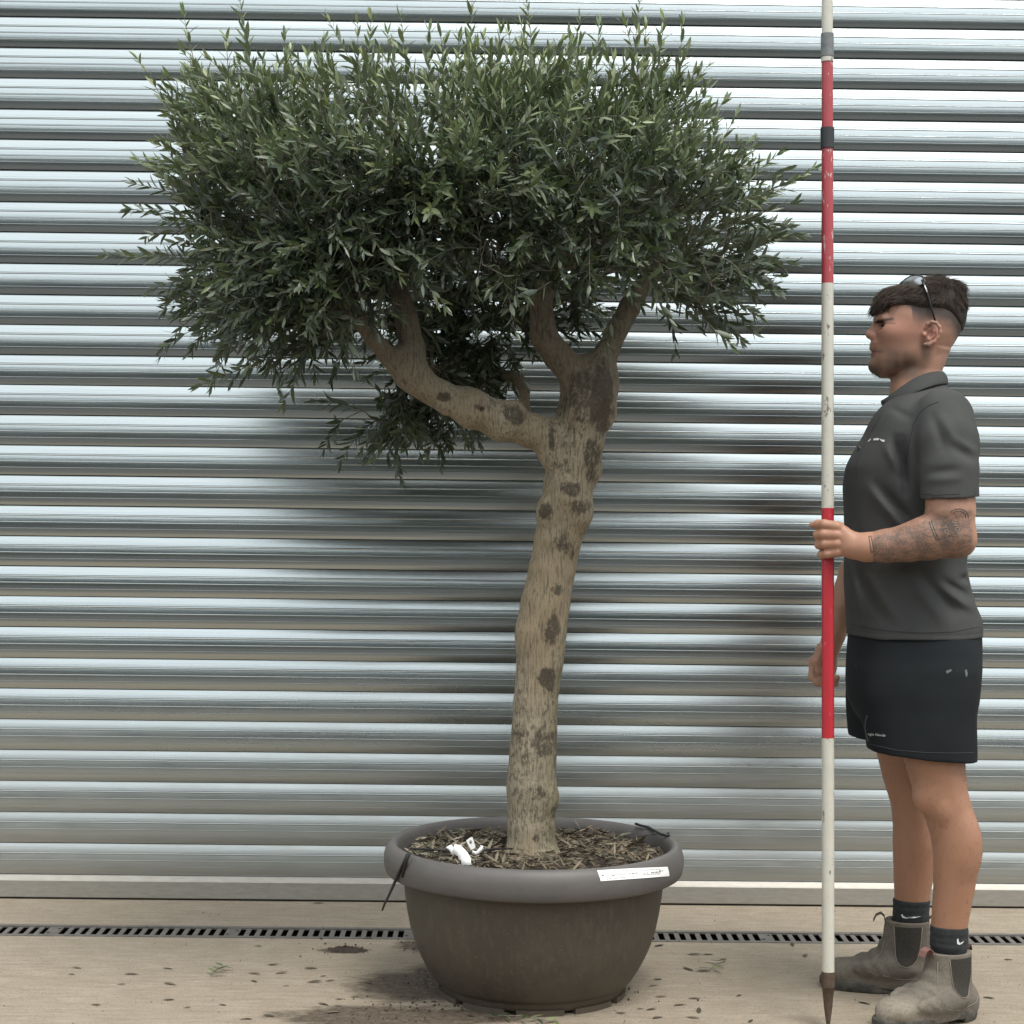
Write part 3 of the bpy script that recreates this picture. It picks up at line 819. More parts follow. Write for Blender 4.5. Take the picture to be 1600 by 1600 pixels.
# swellings, old pruning scars and root flare
for px, py, dy, r in ((855,797,-.030,17),(906,800,-.02,17),(885,770,-.045,20),(922,735,.0,15),(826,1000,-.015,13),(944,640,.0,18),(935,610,-.03,20),(952,600,.02,13),(905,640,-.05,22),(860,710,-.03,18),(858,1250,-.02,12),(800,1355,-.01,22),(862,1358,-.03,24),(845,1362,-.05,20),(820,1362,-.04,18),(735,640,-.10,22),(780,662,-.07,20),(805,645,-.07,15),(940,560,-.01,14)):
    f.ell(T(px, py, dy), np.array((r, r, r * 1.25)) * PXM, k=0.030)
for px, py, dy, r in ((693,624,-.135,6),(750,641,-.118,5.5),(760,640,-.117,4)):
    f.ell(T(px, py, dy), np.array((r * 1.4, r, r)) * PXM, k=0.006, op='cut')
nA, nB, nC = make_noise(14, 14, 50), make_noise(16, 60, 220), make_noise(14, 150, 420)
def bark(x, y, z):
    zz = z * 0.35
    return 0.0050 * nA(x, y, z * .6) + 0.0020 * nB(x, y, zz) + 0.0012 * nC(x, y, zz)
f.disp(bark)
tv, tf = f.mesh()
# colour: pale bark, dark rough scars, darker upper limbs, olive tint on the right side
pale = np.array((0.262, 0.207, 0.132)); grey = np.array((0.31, 0.262, 0.185)); dark = np.array((0.055, 0.042, 0.028)); olive_side = np.array((0.125, 0.12, 0.055))
nn = make_noise(16, 20, 120)(tv[:, 0], tv[:, 1], tv[:, 2] * .5); n2 = make_noise(18, 80, 300)(tv[:, 0], tv[:, 1], tv[:, 2])
cl = pale + (grey - pale) * np.clip(0.5 + nn, 0, 1)[:, None]
dk = np.zeros(len(tv)); wpx = make_noise(12, 40, 140)(tv[:, 0], tv[:, 1], tv[:, 2]); wpz = make_noise(12, 40, 140)(tv[:, 0], tv[:, 1], tv[:, 2])
for px, py, rx, ry, s in ((850,795,11,16,1),(889,762,14,12,.9),(905,790,22,14,.8),(884,850,18,22,.85),(867,912,14,12,.8),(829,905,4,8,.8),(862,978,16,22,1),(853,1058,14,14,.95),(848,1160,22,24,.75),(810,1150,14,22,.6),(842,1230,8,9,.8),(880,730,10,16,.6),(925,720,16,40,.8),(938,620,22,55,1),(905,620,24,40,.75),(860,690,8,24,.8),(825,1180,24,18,.5),(880,640,14,24,.6),(693,624,9,8,1),(748,641,12,7,1),(805,650,24,16,.8),(840,1300,6,6,.7),(815,1120,8,18,.5),(835,1345,40,10,.45)):
    c_ = T(px, py); wx, wz = wpx * .011, wpz * .014; q = ((tv[:, 0] + wx - c_[0]) / (rx * PXM))**2 + ((tv[:, 2] + wz - c_[2]) / (ry * PXM))**2
    dk = np.maximum(dk, s * np.clip(1.25 - .8 * q + 0.35 * n2 + .35 * nn, 0, 1))
dk = np.maximum(dk, np.clip(.30 + .35 * nn, 0, .45))
zl = T(0, 640)[2]
up = np.clip((tv[:, 2] - zl) / 0.12, 0, 1)
cl = cl * (1 - 0.45 * up)[:, None]                       # bark colour darkens towards the upper limbs
ms = np.clip((tv[:, 0] - np.interp(tv[:, 2], [p[2] for p, r in trunk_pts], [p[0] for p, r in trunk_pts])) / .06, 0, 1) * np.clip(.3 + nn, 0, 1) * .55 * (1 - up)
cl = cl * (1 - ms)[:, None] + olive_side * ms[:, None]  # olive tint grows towards the right of the trunk
t = NT('bark'); cA = t.attr('Col')
fib = t.noise(t.coord('Object', (1, 1, 0.10)), 230, 5, 0.7); gr = t.noise(t.coord('Object'), 130, 5, 0.75)
sp_ = t.node('ShaderNodeSeparateColor'); t.l.new(t.attr('Scar'), sp_.inputs[0])
blot = t.noise(t.coord('Object', (1, 1, 0.6)), 95, 6, 0.8)
mk = t.math('ADD', sp_.outputs[0], t.math('MULTIPLY', t.math('SUBTRACT', blot, 0.5), 2.6))
dcol = t.ramp(t.noise(t.coord('Object'), 190, 5, 0.8), [(0.35, (0.016, 0.012, 0.009)), (0.65, (0.085, 0.066, 0.045))])
cA = t.mix(t.ramp(mk, [(0.40, 0.0), (0.80, 0.9)]), cA, dcol)
c = t.mix(t.ramp(fib, [(0.36, 0.75), (0.52, 0.0)]), cA, (0.06, 0.045, 0.03))
c = t.mix(t.ramp(gr, [(0.60, 0.0), (0.8, 0.5)]), c, (0.33, 0.285, 0.21))
t.set(Base_Color=c, Roughness=0.9); t.bump(t.math('ADD', fib, t.math('MULTIPLY', gr, .7)), 0.6, 0.004); M_bark = t.m
TB = np.array(tree.location)
trk = obj('trunk', tv - TB, tf, M_bark, tree, True, cl)
sc_ = trk.data.color_attributes.new('Scar', 'FLOAT_COLOR', 'POINT'); c4 = np.ones((len(tv), 4), np.float32); c4[:, :3] = dk[:, None]; sc_.data.foreach_set('color', c4.ravel())

# ================================================================ olive tree: crown
POLY = np.array([(292,335),(300,258),(322,215),(350,180),(420,172),(500,182),(560,168),(640,178),(720,166),(800,172),(880,160),(960,172),(1025,188),(1072,225),(1105,268),(1140,300),(1168,345),(1176,400),(1158,440),(1120,478),(1070,490),(1040,462),(985,448),(930,432),(890,446),(840,462),(800,436),(760,448),(700,426),(650,408),(600,440),(570,500),(520,532),(460,515),(400,545),(355,530),(345,500),(325,450),(305,400)], float)
def in_poly(x, y):
    c_ = False; n_ = len(POLY); j = n_ - 1
    for i in range(n_):
        if (POLY[i, 1] > y) != (POLY[j, 1] > y) and x < (POLY[j, 0]-POLY[i, 0]) * (y-POLY[i, 1]) / (POLY[j, 1]-POLY[i, 1]) + POLY[i, 0]: c_ = not c_
        j = i
    return c_
def edge_d(x, y):
    p = np.array((x, y)); a = POLY; b = np.roll(POLY, -1, 0); d = b - a
    u = np.clip(((p - a) * d).sum(1) / (d * d).sum(1), 0, 1); return np.sqrt((((a + u[:, None] * d) - p)**2).sum(1).min())
r_ = random.Random(21)
starts = []
CC = T(730, 430)
cl_n = make_noise(10, 9, 26)
while len(starts) < 1380:
    px, py = r_.uniform(280, 1165), r_.uniform(125, 600)
    if not in_poly(px, py): continue
    d = edge_d(px, py) * PXM
    th = min(0.46, 0.10 + 1.05 * math.sqrt(d * .38))
    s = r_.uniform(-1, 1); s = math.copysign(abs(s) ** 0.75, s)
    q_ = T(px, py, s * th - .02); nv_ = float(cl_n(q_[0], q_[1], q_[2]))
    if nv_ < (-.10 if edge_d(px, py) > 60 else .12) and r_.random() < .8: continue
    # thinner low in the middle so the shutter glints through
    if py > 430 and 600 < px < 980 and r_.random() < 0.25: continue
    if py > 480 and r_.random() < 0.15: continue
    starts.append((T(px, py, s * th - .02), None))
# hanging clump behind the left limb
for k in range(150):
    px, py = r_.gauss(705, 55), r_.gauss(555, 48)
    if py > 668 - abs(px - 690) * .35 or px > 835: continue
    starts.append((T(px, py, r_.uniform(.10, .36)), 'hang'))
for k in range(150):
    starts.append((T(r_.uniform(590, 905), r_.uniform(395, 505), r_.uniform(.06, .34)), 'fill'))
for k in range(95):
    starts.append((T(r_.uniform(690, 1030), r_.uniform(330, 425), r_.uniform(-.34, -.12)), 'front'))
for k in range(60):
    starts.append((T(r_.uniform(440, 640), r_.uniform(360, 440), r_.uniform(-.34, -.14)), 'front'))
# foliage hanging in front of the upper limbs
for k in range(190):
    px, py = r_.uniform(470, 1010), r_.uniform(255, 375)
    starts.append((T(px, py, r_.uniform(-.36, -.16)), 'front'))
for k in range(60):
    starts.append((T(r_.gauss(460, 55), r_.gauss(450, 35), r_.uniform(-.34, -.15)), 'front'))
for k in range(26):
    starts.append((T(r_.gauss(610, 30), r_.gauss(640, 18), r_.uniform(.15, .3)), 'hang'))
# individual long shoots that break the outline: base pixel, tip pixel, depth
TOPX = [(r_.uniform(330, 1060)) for _ in range(34)]
LONG = [(x_, 190, x_ + r_.gauss(0, 14), r_.choice((40, 60, 75, 90, 105)) + r_.gauss(0, 10), r_.uniform(-.2, .2)) for x_ in TOPX] + [(300,230,222,92,-.1),(330,190,285,25,-.1),(400,150,368,0,-.05),(640,150,622,25,.0),(735,150,728,-8,-.05),(830,150,824,2,0),(985,150,1006,2,.05),(1030,190,1070,75,.1),(1080,300,1150,180,0),(1090,330,1175,225,.05),(1130,350,1275,268,-.05),(1120,380,1222,372,0),(300,400,166,400,-.1),(330,330,238,262,-.05),(360,480,268,470,0),(420,560,312,605,-.1),(480,560,445,628,-.1),(1080,480,1140,540,-.1),(1120,450,1190,492,-.05),(960,480,945,540,-.15),(620,200,510,30,.05),(880,150,905,30,0),(560,140,565,40,0),(680,150,690,65,.1),(770,150,780,50,0),(930,150,935,40,.1),(450,150,440,60,0),(350,560,330,600,0),(620,640,585,715,.2),(700,640,730,690,.2),(640,420,700,480,-.35),(560,340,625,430,-.40),(860,440,800,480,-.35),(1000,400,1040,500,-.3)]
# limb nodes to grow the branch system from
nodes, rad_at, par = [], [], []
for L in limbs:
    for i in range(len(L) - 1):
        for s in np.linspace(0, 1, 4, endpoint=False):
            if i >= len(L) // 2 - 1:
                nodes.append(L[i][0] * (1 - s) + L[i + 1][0] * s); par.append(-1)
    nodes.append(L[-1][0]); par.append(-1)
nodes = [np.array(p) for p in nodes]
n_limb = len(nodes)
order = sorted(range(len(starts)), key=lambda i: min(np.linalg.norm(starts[i][0] - nodes[k]) for k in range(n_limb)))
cnt = [0] * n_limb
start_node = {}
NA = np.array(nodes)
for i in order:
    p = starts[i][0]
    d = np.linalg.norm(NA - p, axis=1)
    # prefer parents nearer the limbs and below
    j = int(np.argmin(d + 0.35 * np.maximum(0, NA[:, 2] - p[2])))
    q = NA[j]; steps = max(1, int(d[j] / 0.05))
    prev = j
    bend = np.array([r_.gauss(0, .012) for _ in range(3)])
    for s in range(1, steps + 1):
        u = s / steps; w = q * (1 - u) + p * u + bend * math.sin(math.pi * u) + np.array((0, 0, -.018 * math.sin(math.pi * u)))
        nodes.append(w); par.append(prev); cnt.append(0); prev = len(nodes) - 1
    NA = np.array(nodes); start_node[i] = prev
load = np.zeros(len(nodes))
for i in start_node.values():
    k = i
    while k >= 0: load[k] += 1; k = par[k]
rads = 0.0011 * np.maximum(load, 1) ** 0.42
mbw = MB()
kids = [[] for _ in nodes]
for i, p in enumerate(par):
    if p >= 0: kids[p].append(i)
done = set()
for i in range(len(nodes)):
    if par[i] < 0 or i in done: continue
    # walk chains
    ch = [par[i], i]; done.add(i); k = i
    while True:
        nx = [q for q in kids[k] if q not in done]
        if not nx: break
        k = max(nx, key=lambda q: load[q]); done.add(k); ch.append(k)
    mbw.tube([nodes[q] - TB for q in ch], [rads[ch[1]]] + [rads[q] for q in ch[1:]], 5, False)
t = NT('twig_bark'); nn_ = t.noise(t.coord('Object'), 120, 4)
t.set(Base_Color=t.ramp(nn_, [(0.3, (0.085, 0.075, 0.055)), (0.7, (0.17, 0.155, 0.12))]), Roughness=0.85); M_twig = t.m

# shoots with opposite leaf pairs
NV = 5
leafA = []
for k in range(6):
    v, fc = leaf_shape(1.0, r_.uniform(.19, .27), r_.uniform(-.05, .22), r_.uniform(.10, .40), 4)
    leafA.append(v)
LF = np.array(fc)
LEAFV, LEAFC, LEAFI = [], [], []
def unit(v): return v / (np.linalg.norm(v) + 1e-9)
leaf_records = []
def put_leaf(base, d, side_n, L, colr, variant):
    d = unit(d); n_ = side_n - d * side_n.dot(d); n_ = unit(n_); s_ = np.cross(n_, d)
    leaf_records.append((base, d, s_, n_, L, colr, variant))
def shoot(p, d, length, nl, droop=0.0, young_lit=0.0, Lm=0.0405, wob=.05):
    p = np.array(p); d = unit(np.array(d)); pts = [p.copy()]
    seg = 7; cur = d.copy(); q = p.copy()
    for s in range(seg):
        cur = unit(cur + np.array([r_.gauss(0, wob) for _ in range(3)]) + np.array((0, 0, -droop * .12)) )
        q = q + cur * length / seg; pts.append(q.copy())
    mbw.tube([x - TB for x in pts], list(np.linspace(.0013, .0006, seg + 1)), 4, False)
    npair = max(3, int(nl / 2)); a0 = r_.uniform(0, 6.28)
    for k in range(npair):
        u = (k + .6) / npair; fi = u * seg; i0 = min(int(fi), seg - 1); w = fi - i0
        b = pts[i0] * (1 - w) + pts[i0 + 1] * w; ax = unit(pts[i0 + 1] - pts[i0])
        ref = np.array((0, 0, 1.)) if abs(ax[2]) < .9 else np.array((1., 0, 0))
        e1 = unit(np.cross(ax, ref)); e2 = np.cross(ax, e1); a = a0 + k * (math.pi / 2) + r_.gauss(0, .3)
        for sgn in (1, -1):
            if r_.random() < .06: continue
            out = (math.cos(a) * e1 + math.sin(a) * e2) * sgn
            ang = r_.uniform(.45, 1.0) * (1.1 - .45 * u)
            ld = ax * math.cos(ang) + out * math.sin(ang) + np.array([r_.gauss(0, .10) for _ in range(3)])
            L = Lm * r_.uniform(.75, 1.25) * (1 - .45 * max(0, u - .6) / .4) * (.75 + .25 * min(1, u * 4))
            y_ = young_lit * (.3 + .7 * u) + r_.uniform(-.15, .2)
            put_leaf(b, ld, ax * .9 - out * .2 + np.array((0, 0, .25)), L, y_, r_.randrange(6))
        
    for s in range(2):
        put_leaf(pts[-1], unit(pts[-1] - pts[-2]) + np.array([r_.gauss(0, .25) for _ in range(3)]), np.array([r_.gauss(0, 1) for _ in range(3)]), Lm * .75, young_lit + .15, r_.randrange(6))
ztop, zbot = T(0, 110)[2], T(0, 540)[2]
for i, (p, kind) in enumerate(starts):
    u = (p[2] - zbot) / (ztop - zbot)                    # 0 at the skirt, 1 at the top
    out = unit((p - CC) * np.array((1, 1.1, 1.0)))
    if kind == 'hang':
        d = unit(np.array((r_.gauss(-.3, .6), r_.gauss(0, .5), r_.gauss(-.5, .5)))); shoot(p, d, r_.uniform(.08, .16), r_.randint(14, 20), .6, 0.0)
        continue
    if kind == 'fill':
        d = np.array((r_.gauss(0, .7), r_.gauss(0, .4), r_.gauss(.1, .5))); shoot(p, d, r_.uniform(.09, .15), r_.randint(14, 19), .5, 0.0); continue
    if kind == 'front':
        d = np.array((r_.gauss(0, .6), -.5 + r_.gauss(0, .3), r_.gauss(.1, .6))); shoot(p, d, r_.uniform(.10, .17), r_.randint(12, 17), .7, max(0, r_.gauss(.0, .2))); continue
    d = out * r_.uniform(.5, 1.0) + np.array((0, 0, .25 + .75 * max(0, u))) + np.array([r_.gauss(0, .42) for _ in range(3)])
    L = r_.uniform(.10, .19)
    shoot(p, d, L, r_.randint(15, 21), .25 if u > .4 else .9, max(0, min(1.1, u * 1.25 - .30 + r_.gauss(0, .22))))  # paler with height: light from above put into the leaf colour
for x0, y0, x1, y1, dy in LONG:
    a, b = T(x0, y0, dy), T(x1, y1, dy + r_.uniform(-.05, .05)); Lh = np.linalg.norm(b - a)
    shoot(a, b - a, Lh, int(Lh / .0095), .0, .95 if y1 < 330 else .5, .042, .03)
# a few leafy sprays on the trunk side of the gap
leaf_col = [np.array(c_) for c_ in ((0.030, 0.050, 0.024), (0.024, 0.040, 0.026), (0.043, 0.062, 0.026), (0.034, 0.044, 0.036))]
young_lit_col = [np.array(c_) for c_ in ((0.265, 0.32, 0.12), (0.215, 0.29, 0.135), (0.34, 0.385, 0.19))]  # pale new growth, brightened to carry the top light on the crown
def leaf_color(y_):
    c_ = r_.choice(leaf_col) * r_.uniform(.75, 1.2)
    return c_ + (r_.choice(young_lit_col) - c_) * min(1, max(0, y_ * .8))
cols = [leaf_color(rec[5]) for rec in leaf_records]
# the 300 leaves that show largest: nearest the camera side of the crown or alone on the outline
def show(rec):
    b, d, s_, n_, L, y_, v_ = rec
    vd = unit(b - CAMP); face = abs(n_.dot(vd)) * math.sqrt(max(0.05, 1 - d.dot(vd)**2))
    return L * face * (1.0 + 1.6 * max(0, -(b[1] - TY) - .1)) 
rank = sorted(range(len(leaf_records)), key=lambda i: -show(leaf_records[i]))
single = set(rank[:300])
BV, BF, BC = [], [], []
off = 0
nvl = len(leafA[0])
for i, rec in enumerate(leaf_records):
    if i in single: continue
    b, d, s_, n_, L, y_, v_ = rec
    v = leafA[v_] * L
    BV.append(b - TB + v[:, :1] * d + v[:, 1:2] * s_ + v[:, 2:3] * n_); BF.append(LF + off); off += nvl
    BC.append(np.tile(cols[i], (nvl, 1)))
t = NT('olive_leaf'); cA = t.attr('Col')
geo = t.node('ShaderNodeNewGeometry')
under = t.mix(0.55, cA, (0.20, 0.225, 0.18))
c = t.mix(geo.outputs['Backfacing'], cA, under)
t.set(Base_Color=c, Roughness=0.36)
tr = t.node('ShaderNodeBsdfTranslucent'); t.l.new(t.mix(0.5, cA, (0.11, 0.15, 0.03)), tr.inputs[0])
ms_ = t.node('ShaderNodeMixShader'); ms_.inputs[0].default_value = 0.22
t.l.new(t.b.outputs[0], ms_.inputs[1]); t.l.new(tr.outputs[0], ms_.inputs[2]); t.l.new(ms_.outputs[0], t.n['Material Output'].inputs[0])
M_leaf = t.m
crown = obj('crown', np.concatenate(BV), np.concatenate(BF), M_leaf, tree, True, np.concatenate(BC)); crown['kind'] = 'stuff'
tw = mbw.build('twigs', M_twig, tree); tw['kind'] = 'stuff'
lm = {}
for i in sorted(single):
    b, d, s_, n_, L, y_, v_ = leaf_records[i]
    key = (v_, int(max(0, min(3, y_ * 4))))
    if key not in lm: lm[key] = make_mesh('leaf', leafA[v_], [tuple(x) for x in LF], M_leaf, True, np.tile(leaf_color(key[1] / 4 + .1), (nvl, 1)))
    o = link('leaf', lm[key], tree)
    M4 = Matrix.Identity(4)
    for r in range(3):
        M4[r][0], M4[r][1], M4[r][2], M4[r][3] = d[r] * L, s_[r] * L, n_[r] * L, (b - TB)[r]
    o.matrix_local = M4
# sprigs dropped on the concrete
def sprig(px0, py0, px1, py1, nl, label, z=.006):
    global mbw
    a, b = G(px0, py0, z), G(px1, py1, z); o = empty('olive_sprig', (a[0], a[1], 0)); tag(o, label, 'sprig', 'olive sprigs dropped on the concrete')
    A = np.array((a[0], a[1], 0)); mb = MB(); mb.tube([a - A, (a + b) / 2 - A + (0, 0, .006), b - A], [.0013, .0012, .0008], 5); mb.build('stem', M_twig, o)
    ax = unit(b - a)
    for k in range(nl):
        u = (k + .5) / nl; p = a * (1 - u) + b * u; s = 1 if k % 2 else -1
        d = unit(ax * .6 + np.array((-ax[1], ax[0], 0)) * s * .8 + np.array((0, 0, r_.uniform(.0, .45)))); n_ = np.array((r_.gauss(0, .3), r_.gauss(0, .3), 1.)); n_ = unit(n_ - d * n_.dot(d)); s_ = np.cross(n_, d)
        L = r_.uniform(.028, .042); me = r_.choice(list(lm.values())); q = link('leaf', me, o); M4 = Matrix.Identity(4)
        for r in range(3): M4[r][0], M4[r][1], M4[r][2], M4[r][3] = d[r]*L, s_[r]*L, n_[r]*L, (p - A)[r] + (.004 if r == 2 else 0)
        q.matrix_local = M4
sprig(762, 1586, 870, 1598, 9, 'olive sprig with silvery leaves lying against the foot of the planter')
sprig(328, 1524, 350, 1511, 6, 'small bunch of green olive leaves lying on bare concrete left of the soil heap')
sprig(1132, 1503, 1108, 1516, 5, 'withered olive sprig between the planter and the striped pole')

# ================================================================ person with the measuring pole
from mathutils.bvhtree import BVHTree
OP = W(1440, 1570, -1.01); OP[2] = 0.0
_e = OP[:2] - CAMP[:2]; DIST = np.linalg.norm(_e); _e = _e / DIST
EY = np.array((_e[0], _e[1], 0.0)); EX = np.array((_e[1], -_e[0], 0.0))
def to_loc(p):
    d = np.asarray(p) - OP; return np.array((d.dot(EX), d.dot(EY), d[2]))
def to_world(q): return OP + EX * q[0] + EY * q[1] + np.array((0, 0, q[2]))
CAML = to_loc(CAMP)
def rayl(px, py):
    v = ray(px, py); return np.array((v.dot(EX), v.dot(EY), v[2]))
def Lp(px, py, v=0.0):                                   # pixel -> point of the person's own frame at side depth v
    r = rayl(px, py); return CAML + r * ((v - CAML[1]) / r[1])
MX = Lp(1441, 800)[0] - Lp(1440, 800)[0]; MZ = Lp(1440, 800)[2] - Lp(1440, 801)[2]
ANG = math.atan2(EX[1], EX[0])
person = empty('person', OP); person.rotation_euler = (0, 0, ANG)
tag(person, 'person in dark grey polo shirt, black shorts and dusty boots holding the striped pole upright', 'person')
def rows(tab, v):
    """rows (y px, front px, back px, half depth) -> lofts in metres"""
    zs, xf, xb, w = [], [], [], []
    for y, a, b, h_ in tab:
        zs.append(Lp((a + b) / 2, y, v)[2]); xf.append(Lp(a, y, v)[0]); xb.append(Lp(b, y, v)[0]); w.append(h_)
    return zs, xf, xb, w
def bounds(pa, pb, v0, v1, h):
    a, b = Lp(pa[0], pa[1], 0), Lp(pb[0], pb[1], 0)
    return Field((min(a[0], b[0]), v0, max(min(a[2], b[2]), -0.03)), (max(a[0], b[0]), v1, max(a[2], b[2])), h)
def cap(f, p, q, ra, rb, k=0.012): return f.capsule(Lp(*p), Lp(*q), ra, rb, k)
def chn(f, lst, k=0.012): return f.chain([Lp(a, b, c) for a, b, c, r in lst], [r for a, b, c, r in lst], k)

# ---------------------------------------------------------------- head
hd = bounds((1330, 640), (1525, 425), -.13, .13, 0.0016)
head_rows = [(442,1442,1470,.022),(447,1426,1484,.042),(456,1398,1497,.060),(466,1380,1503,.068),(480,1372,1507,.0735),(496,1368,1507,.0765),(510,1367.5,1505,.0765),(524,1366,1499,.0745),(540,1364.5,1489,.069),(552,1363,1476,.064),(565,1361.5,1456,.0575),(577,1361,1432,.047),(585,1366,1410,.034),(591,1374,1398,.020)]
zs, xf, xb, w = rows(head_rows, 0)
hd.loft(zs, xf, xb, w, n=2.15, k=0.0)
zs, xf, xb, w = rows([(548,1418,1484,.054),(565,1409,1478,.055),(580,1398,1472,.056),(600,1391,1473,.059),(620,1390,1482,.070),(638,1388,1492,.085)], 0)
hd.loft(zs, xf, xb, w, n=2.1, k=0.013)
for s in (-1, 1):
    hd.ell(Lp(1430, 556, 0) + (0, s * .050, 0), (.026, .012, .022), k=0.018)                 # jaw angle
    hd.ell(Lp(1392, 522, 0) + (0, s * .046, 0), (.022, .014, .014), k=0.03)                  # cheekbone
    hd.capsule(Lp(1372.5, 501, 0) + (0, s * .010, 0), Lp(1378, 501, 0) + (0, s * .042, 0), .0095, .009, 0.012)   # brow
    hd.ell(Lp(1373, 511, 0) + (0, s * .030, 0), (.015, .017, .0095), k=0.010, op='cut')      # socket
    hd.ell(Lp(1385, 511.5, 0) + (0, s * .031, 0), (.0146, .0152, .0120), k=0.003)             # lids over the eyeball
    hd.ell(Lp(1364.5, 527.5, 0) + (0, s * .0100, 0), (.0085, .0070, .0072), k=0.006)         # wing of the nose
    hd.ell(Lp(1361, 532.6, 0) + (0, s * .0065, 0), (.0045, .003, .0032), k=0.002, op='cut')  # nostril
hd.capsule(Lp(1374.0, 503, 0), Lp(1359.5, 523, 0), .0098, .0098, 0.008)
hd.ell(Lp(1359.3, 524, 0), (.0108, .0105, .0095), k=0.005)
hd.ell(Lp(1369.3, 541, 0), (.0155, .026, .012), k=0.012)
hd.ell(Lp(1368.6, 546, 0), (.0155, .021, .0045), k=0.004)
hd.ell(Lp(1368.0, 555, 0), (.0132, .017, .0060), k=0.005)
hd.ell(Lp(1367, 573, 0), (.0155, .021, .0145), k=0.012)
for i in range(6):                                       # line of the mouth
    u0, u1 = i / 6, (i + 1) / 6
    for s in (-1, 1):
        hd.capsule(Lp(1356.5 + 16 * u0**1.6, 550 + 2.5 * u0, 0) + (0, s * .022 * u0, 0), Lp(1356.5 + 16 * u1**1.6, 550 + 2.5 * u1, 0) + (0, s * .022 * u1, 0), .0009, .0008, 0.002, op='cut')
for s in (-1, 1):                                        # ears
    o_ = lambda px, py, dv: Lp(px - 8.5, py + 2.5, 0) + (0, s * (0.0745 + dv), 0)
    hd.ell(o_(1454, 523, -.002), (.017, .008, .026), k=0.008)
    hel = [(1446,515,.006),(1449,508.5,.009),(1455,505.5,.011),(1462,507,.012),(1467,513,.013),(1468,521,.012),(1465,529,.010),(1459,536,.008),(1451,540.5,.006),(1445,540,.004)]
    hd.chain([o_(*q) for q in hel], [.0036,.0038,.004,.004,.004,.0038,.0036,.0042,.0052,.0045], 0.003)
    hd.chain([o_(1457,513,.007), o_(1460,520,.008), o_(1458,528,.006), o_(1452,533,.005)], [.0028]*4, 0.003)
    hd.ell(o_(1452, 524, .008), (.0068, .007, .0095), k=0.003, op='cut')
    hd.ell(o_(1444.5, 525, .004), (.005, .0055, .006), k=0.004)
hv, hf_ = hd.mesh()
hv = relax(hv, hf_, 2, .5)
hv0 = hv
def PX(v):                                               # pixel columns/rows of own-frame points, for painting natural skin colours
    d = v - CAML; wv = d[:, :1] * EX + d[:, 1:2] * EY + d[:, 2:] * np.array((0, 0, 1.0))
    c_ = wv @ _R; return 800 + FPX * c_[:, 0] / -c_[:, 2], 800 - FPX * c_[:, 1] / -c_[:, 2]
SKIN = np.array((0.375, 0.205, 0.142))
def g2(x, y, cx, cy, rx, ry): return np.exp(-((x - cx) / rx)**2 - ((y - cy) / ry)**2)
def sstep(a, b, x): t_ = np.clip((x - a) / (b - a), 0, 1); return t_ * t_ * (3 - 2 * t_)
hx, hy = hv[:, 0], hv[:, 2]
# own-frame side view coordinates expressed as pixels of the mid plane (same for both sides of the head)
sx = 1440 + (hx - Lp(1440, 520)[0]) / MX; sy = 520 - (hv[:, 2] - Lp(1440, 520)[2]) / MZ
nz = make_noise(16, 60, 400)(hv[:, 0], hv[:, 1], hv[:, 2])
hc = np.tile(SKIN, (len(hv), 1)) * (1 + .05 * nz)[:, None]
def paint(m, c_): 
    global hc
    m = np.clip(m, 0, 1)[:, None]; hc = hc * (1 - m) + np.array(c_) * m
paint(.55 * g2(sx, sy, 1398, 515, 26, 20), (0.40, 0.165, 0.12))                 # flushed cheek
paint(.6 * g2(sx, sy, 1358, 526, 10, 8), (0.40, 0.17, 0.13))
paint(.75 * g2(sx, sy, 1447, 524, 14, 20), (0.44, 0.19, 0.14))                  # ear
beard = sstep(541, 560, sy + (1400 - sx) * .12) * sstep(1452, 1415, sx) * sstep(604, 585, sy) * (1 - .6 * g2(sx, sy, 1372, 556, 12, 9))
beard = np.maximum(beard, .75 * g2(sx, sy, 1362, 539, 9, 3.5)); beard = np.maximum(beard, .9 * sstep(1455, 1440, sx) * sstep(1425, 1436, sx) * sstep(525, 545, sy) * sstep(575, 555, sy))
paint(.72 * beard * (1 + .5 * nz), (0.085, 0.058, 0.042)); paint(.8 * g2(sx, sy, 1362, 577, 11, 9), (0.05, 0.035, 0.026))
lip = (np.exp(-((sy - 552) / 6.0)**4) * sstep(1374, 1364, sx) * (np.abs(hv[:, 1]) < .024))
paint(.6 * lip, (0.25, 0.105, 0.085)); paint(.8 * np.exp(-((sy - 550.3 - .10 * (sx - 1357)) / 1.0)**2) * sstep(1377, 1372, sx), (0.09, 0.035, 0.03))
eye_s = g2(sx, sy, 1383, 510.5, 8.5, 2.6)
paint(.75 * np.exp(-((sy - 508.4 - .10 * (sx - 1380)) / 1.2)**2) * sstep(1395, 1389, sx) * sstep(1372, 1375, sx), (0.04, 0.025, 0.02)); paint(.45 * g2(sx, sy, 1383, 505.5, 11, 2.5), (0.20, 0.10, 0.075))  # lash line, then the shade of the upper lid crease painted in
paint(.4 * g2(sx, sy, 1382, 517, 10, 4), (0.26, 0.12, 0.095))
brow = np.exp(-((sy - (504.6 - .13 * (sx - 1370) + .012 * np.maximum(0, sx - 1385)**2)) / 2.5)**2) * sstep(1393, 1386, sx) * (np.abs(hv[:, 1]) > .010)
paint(1.0 * brow, (0.035, 0.024, 0.018))
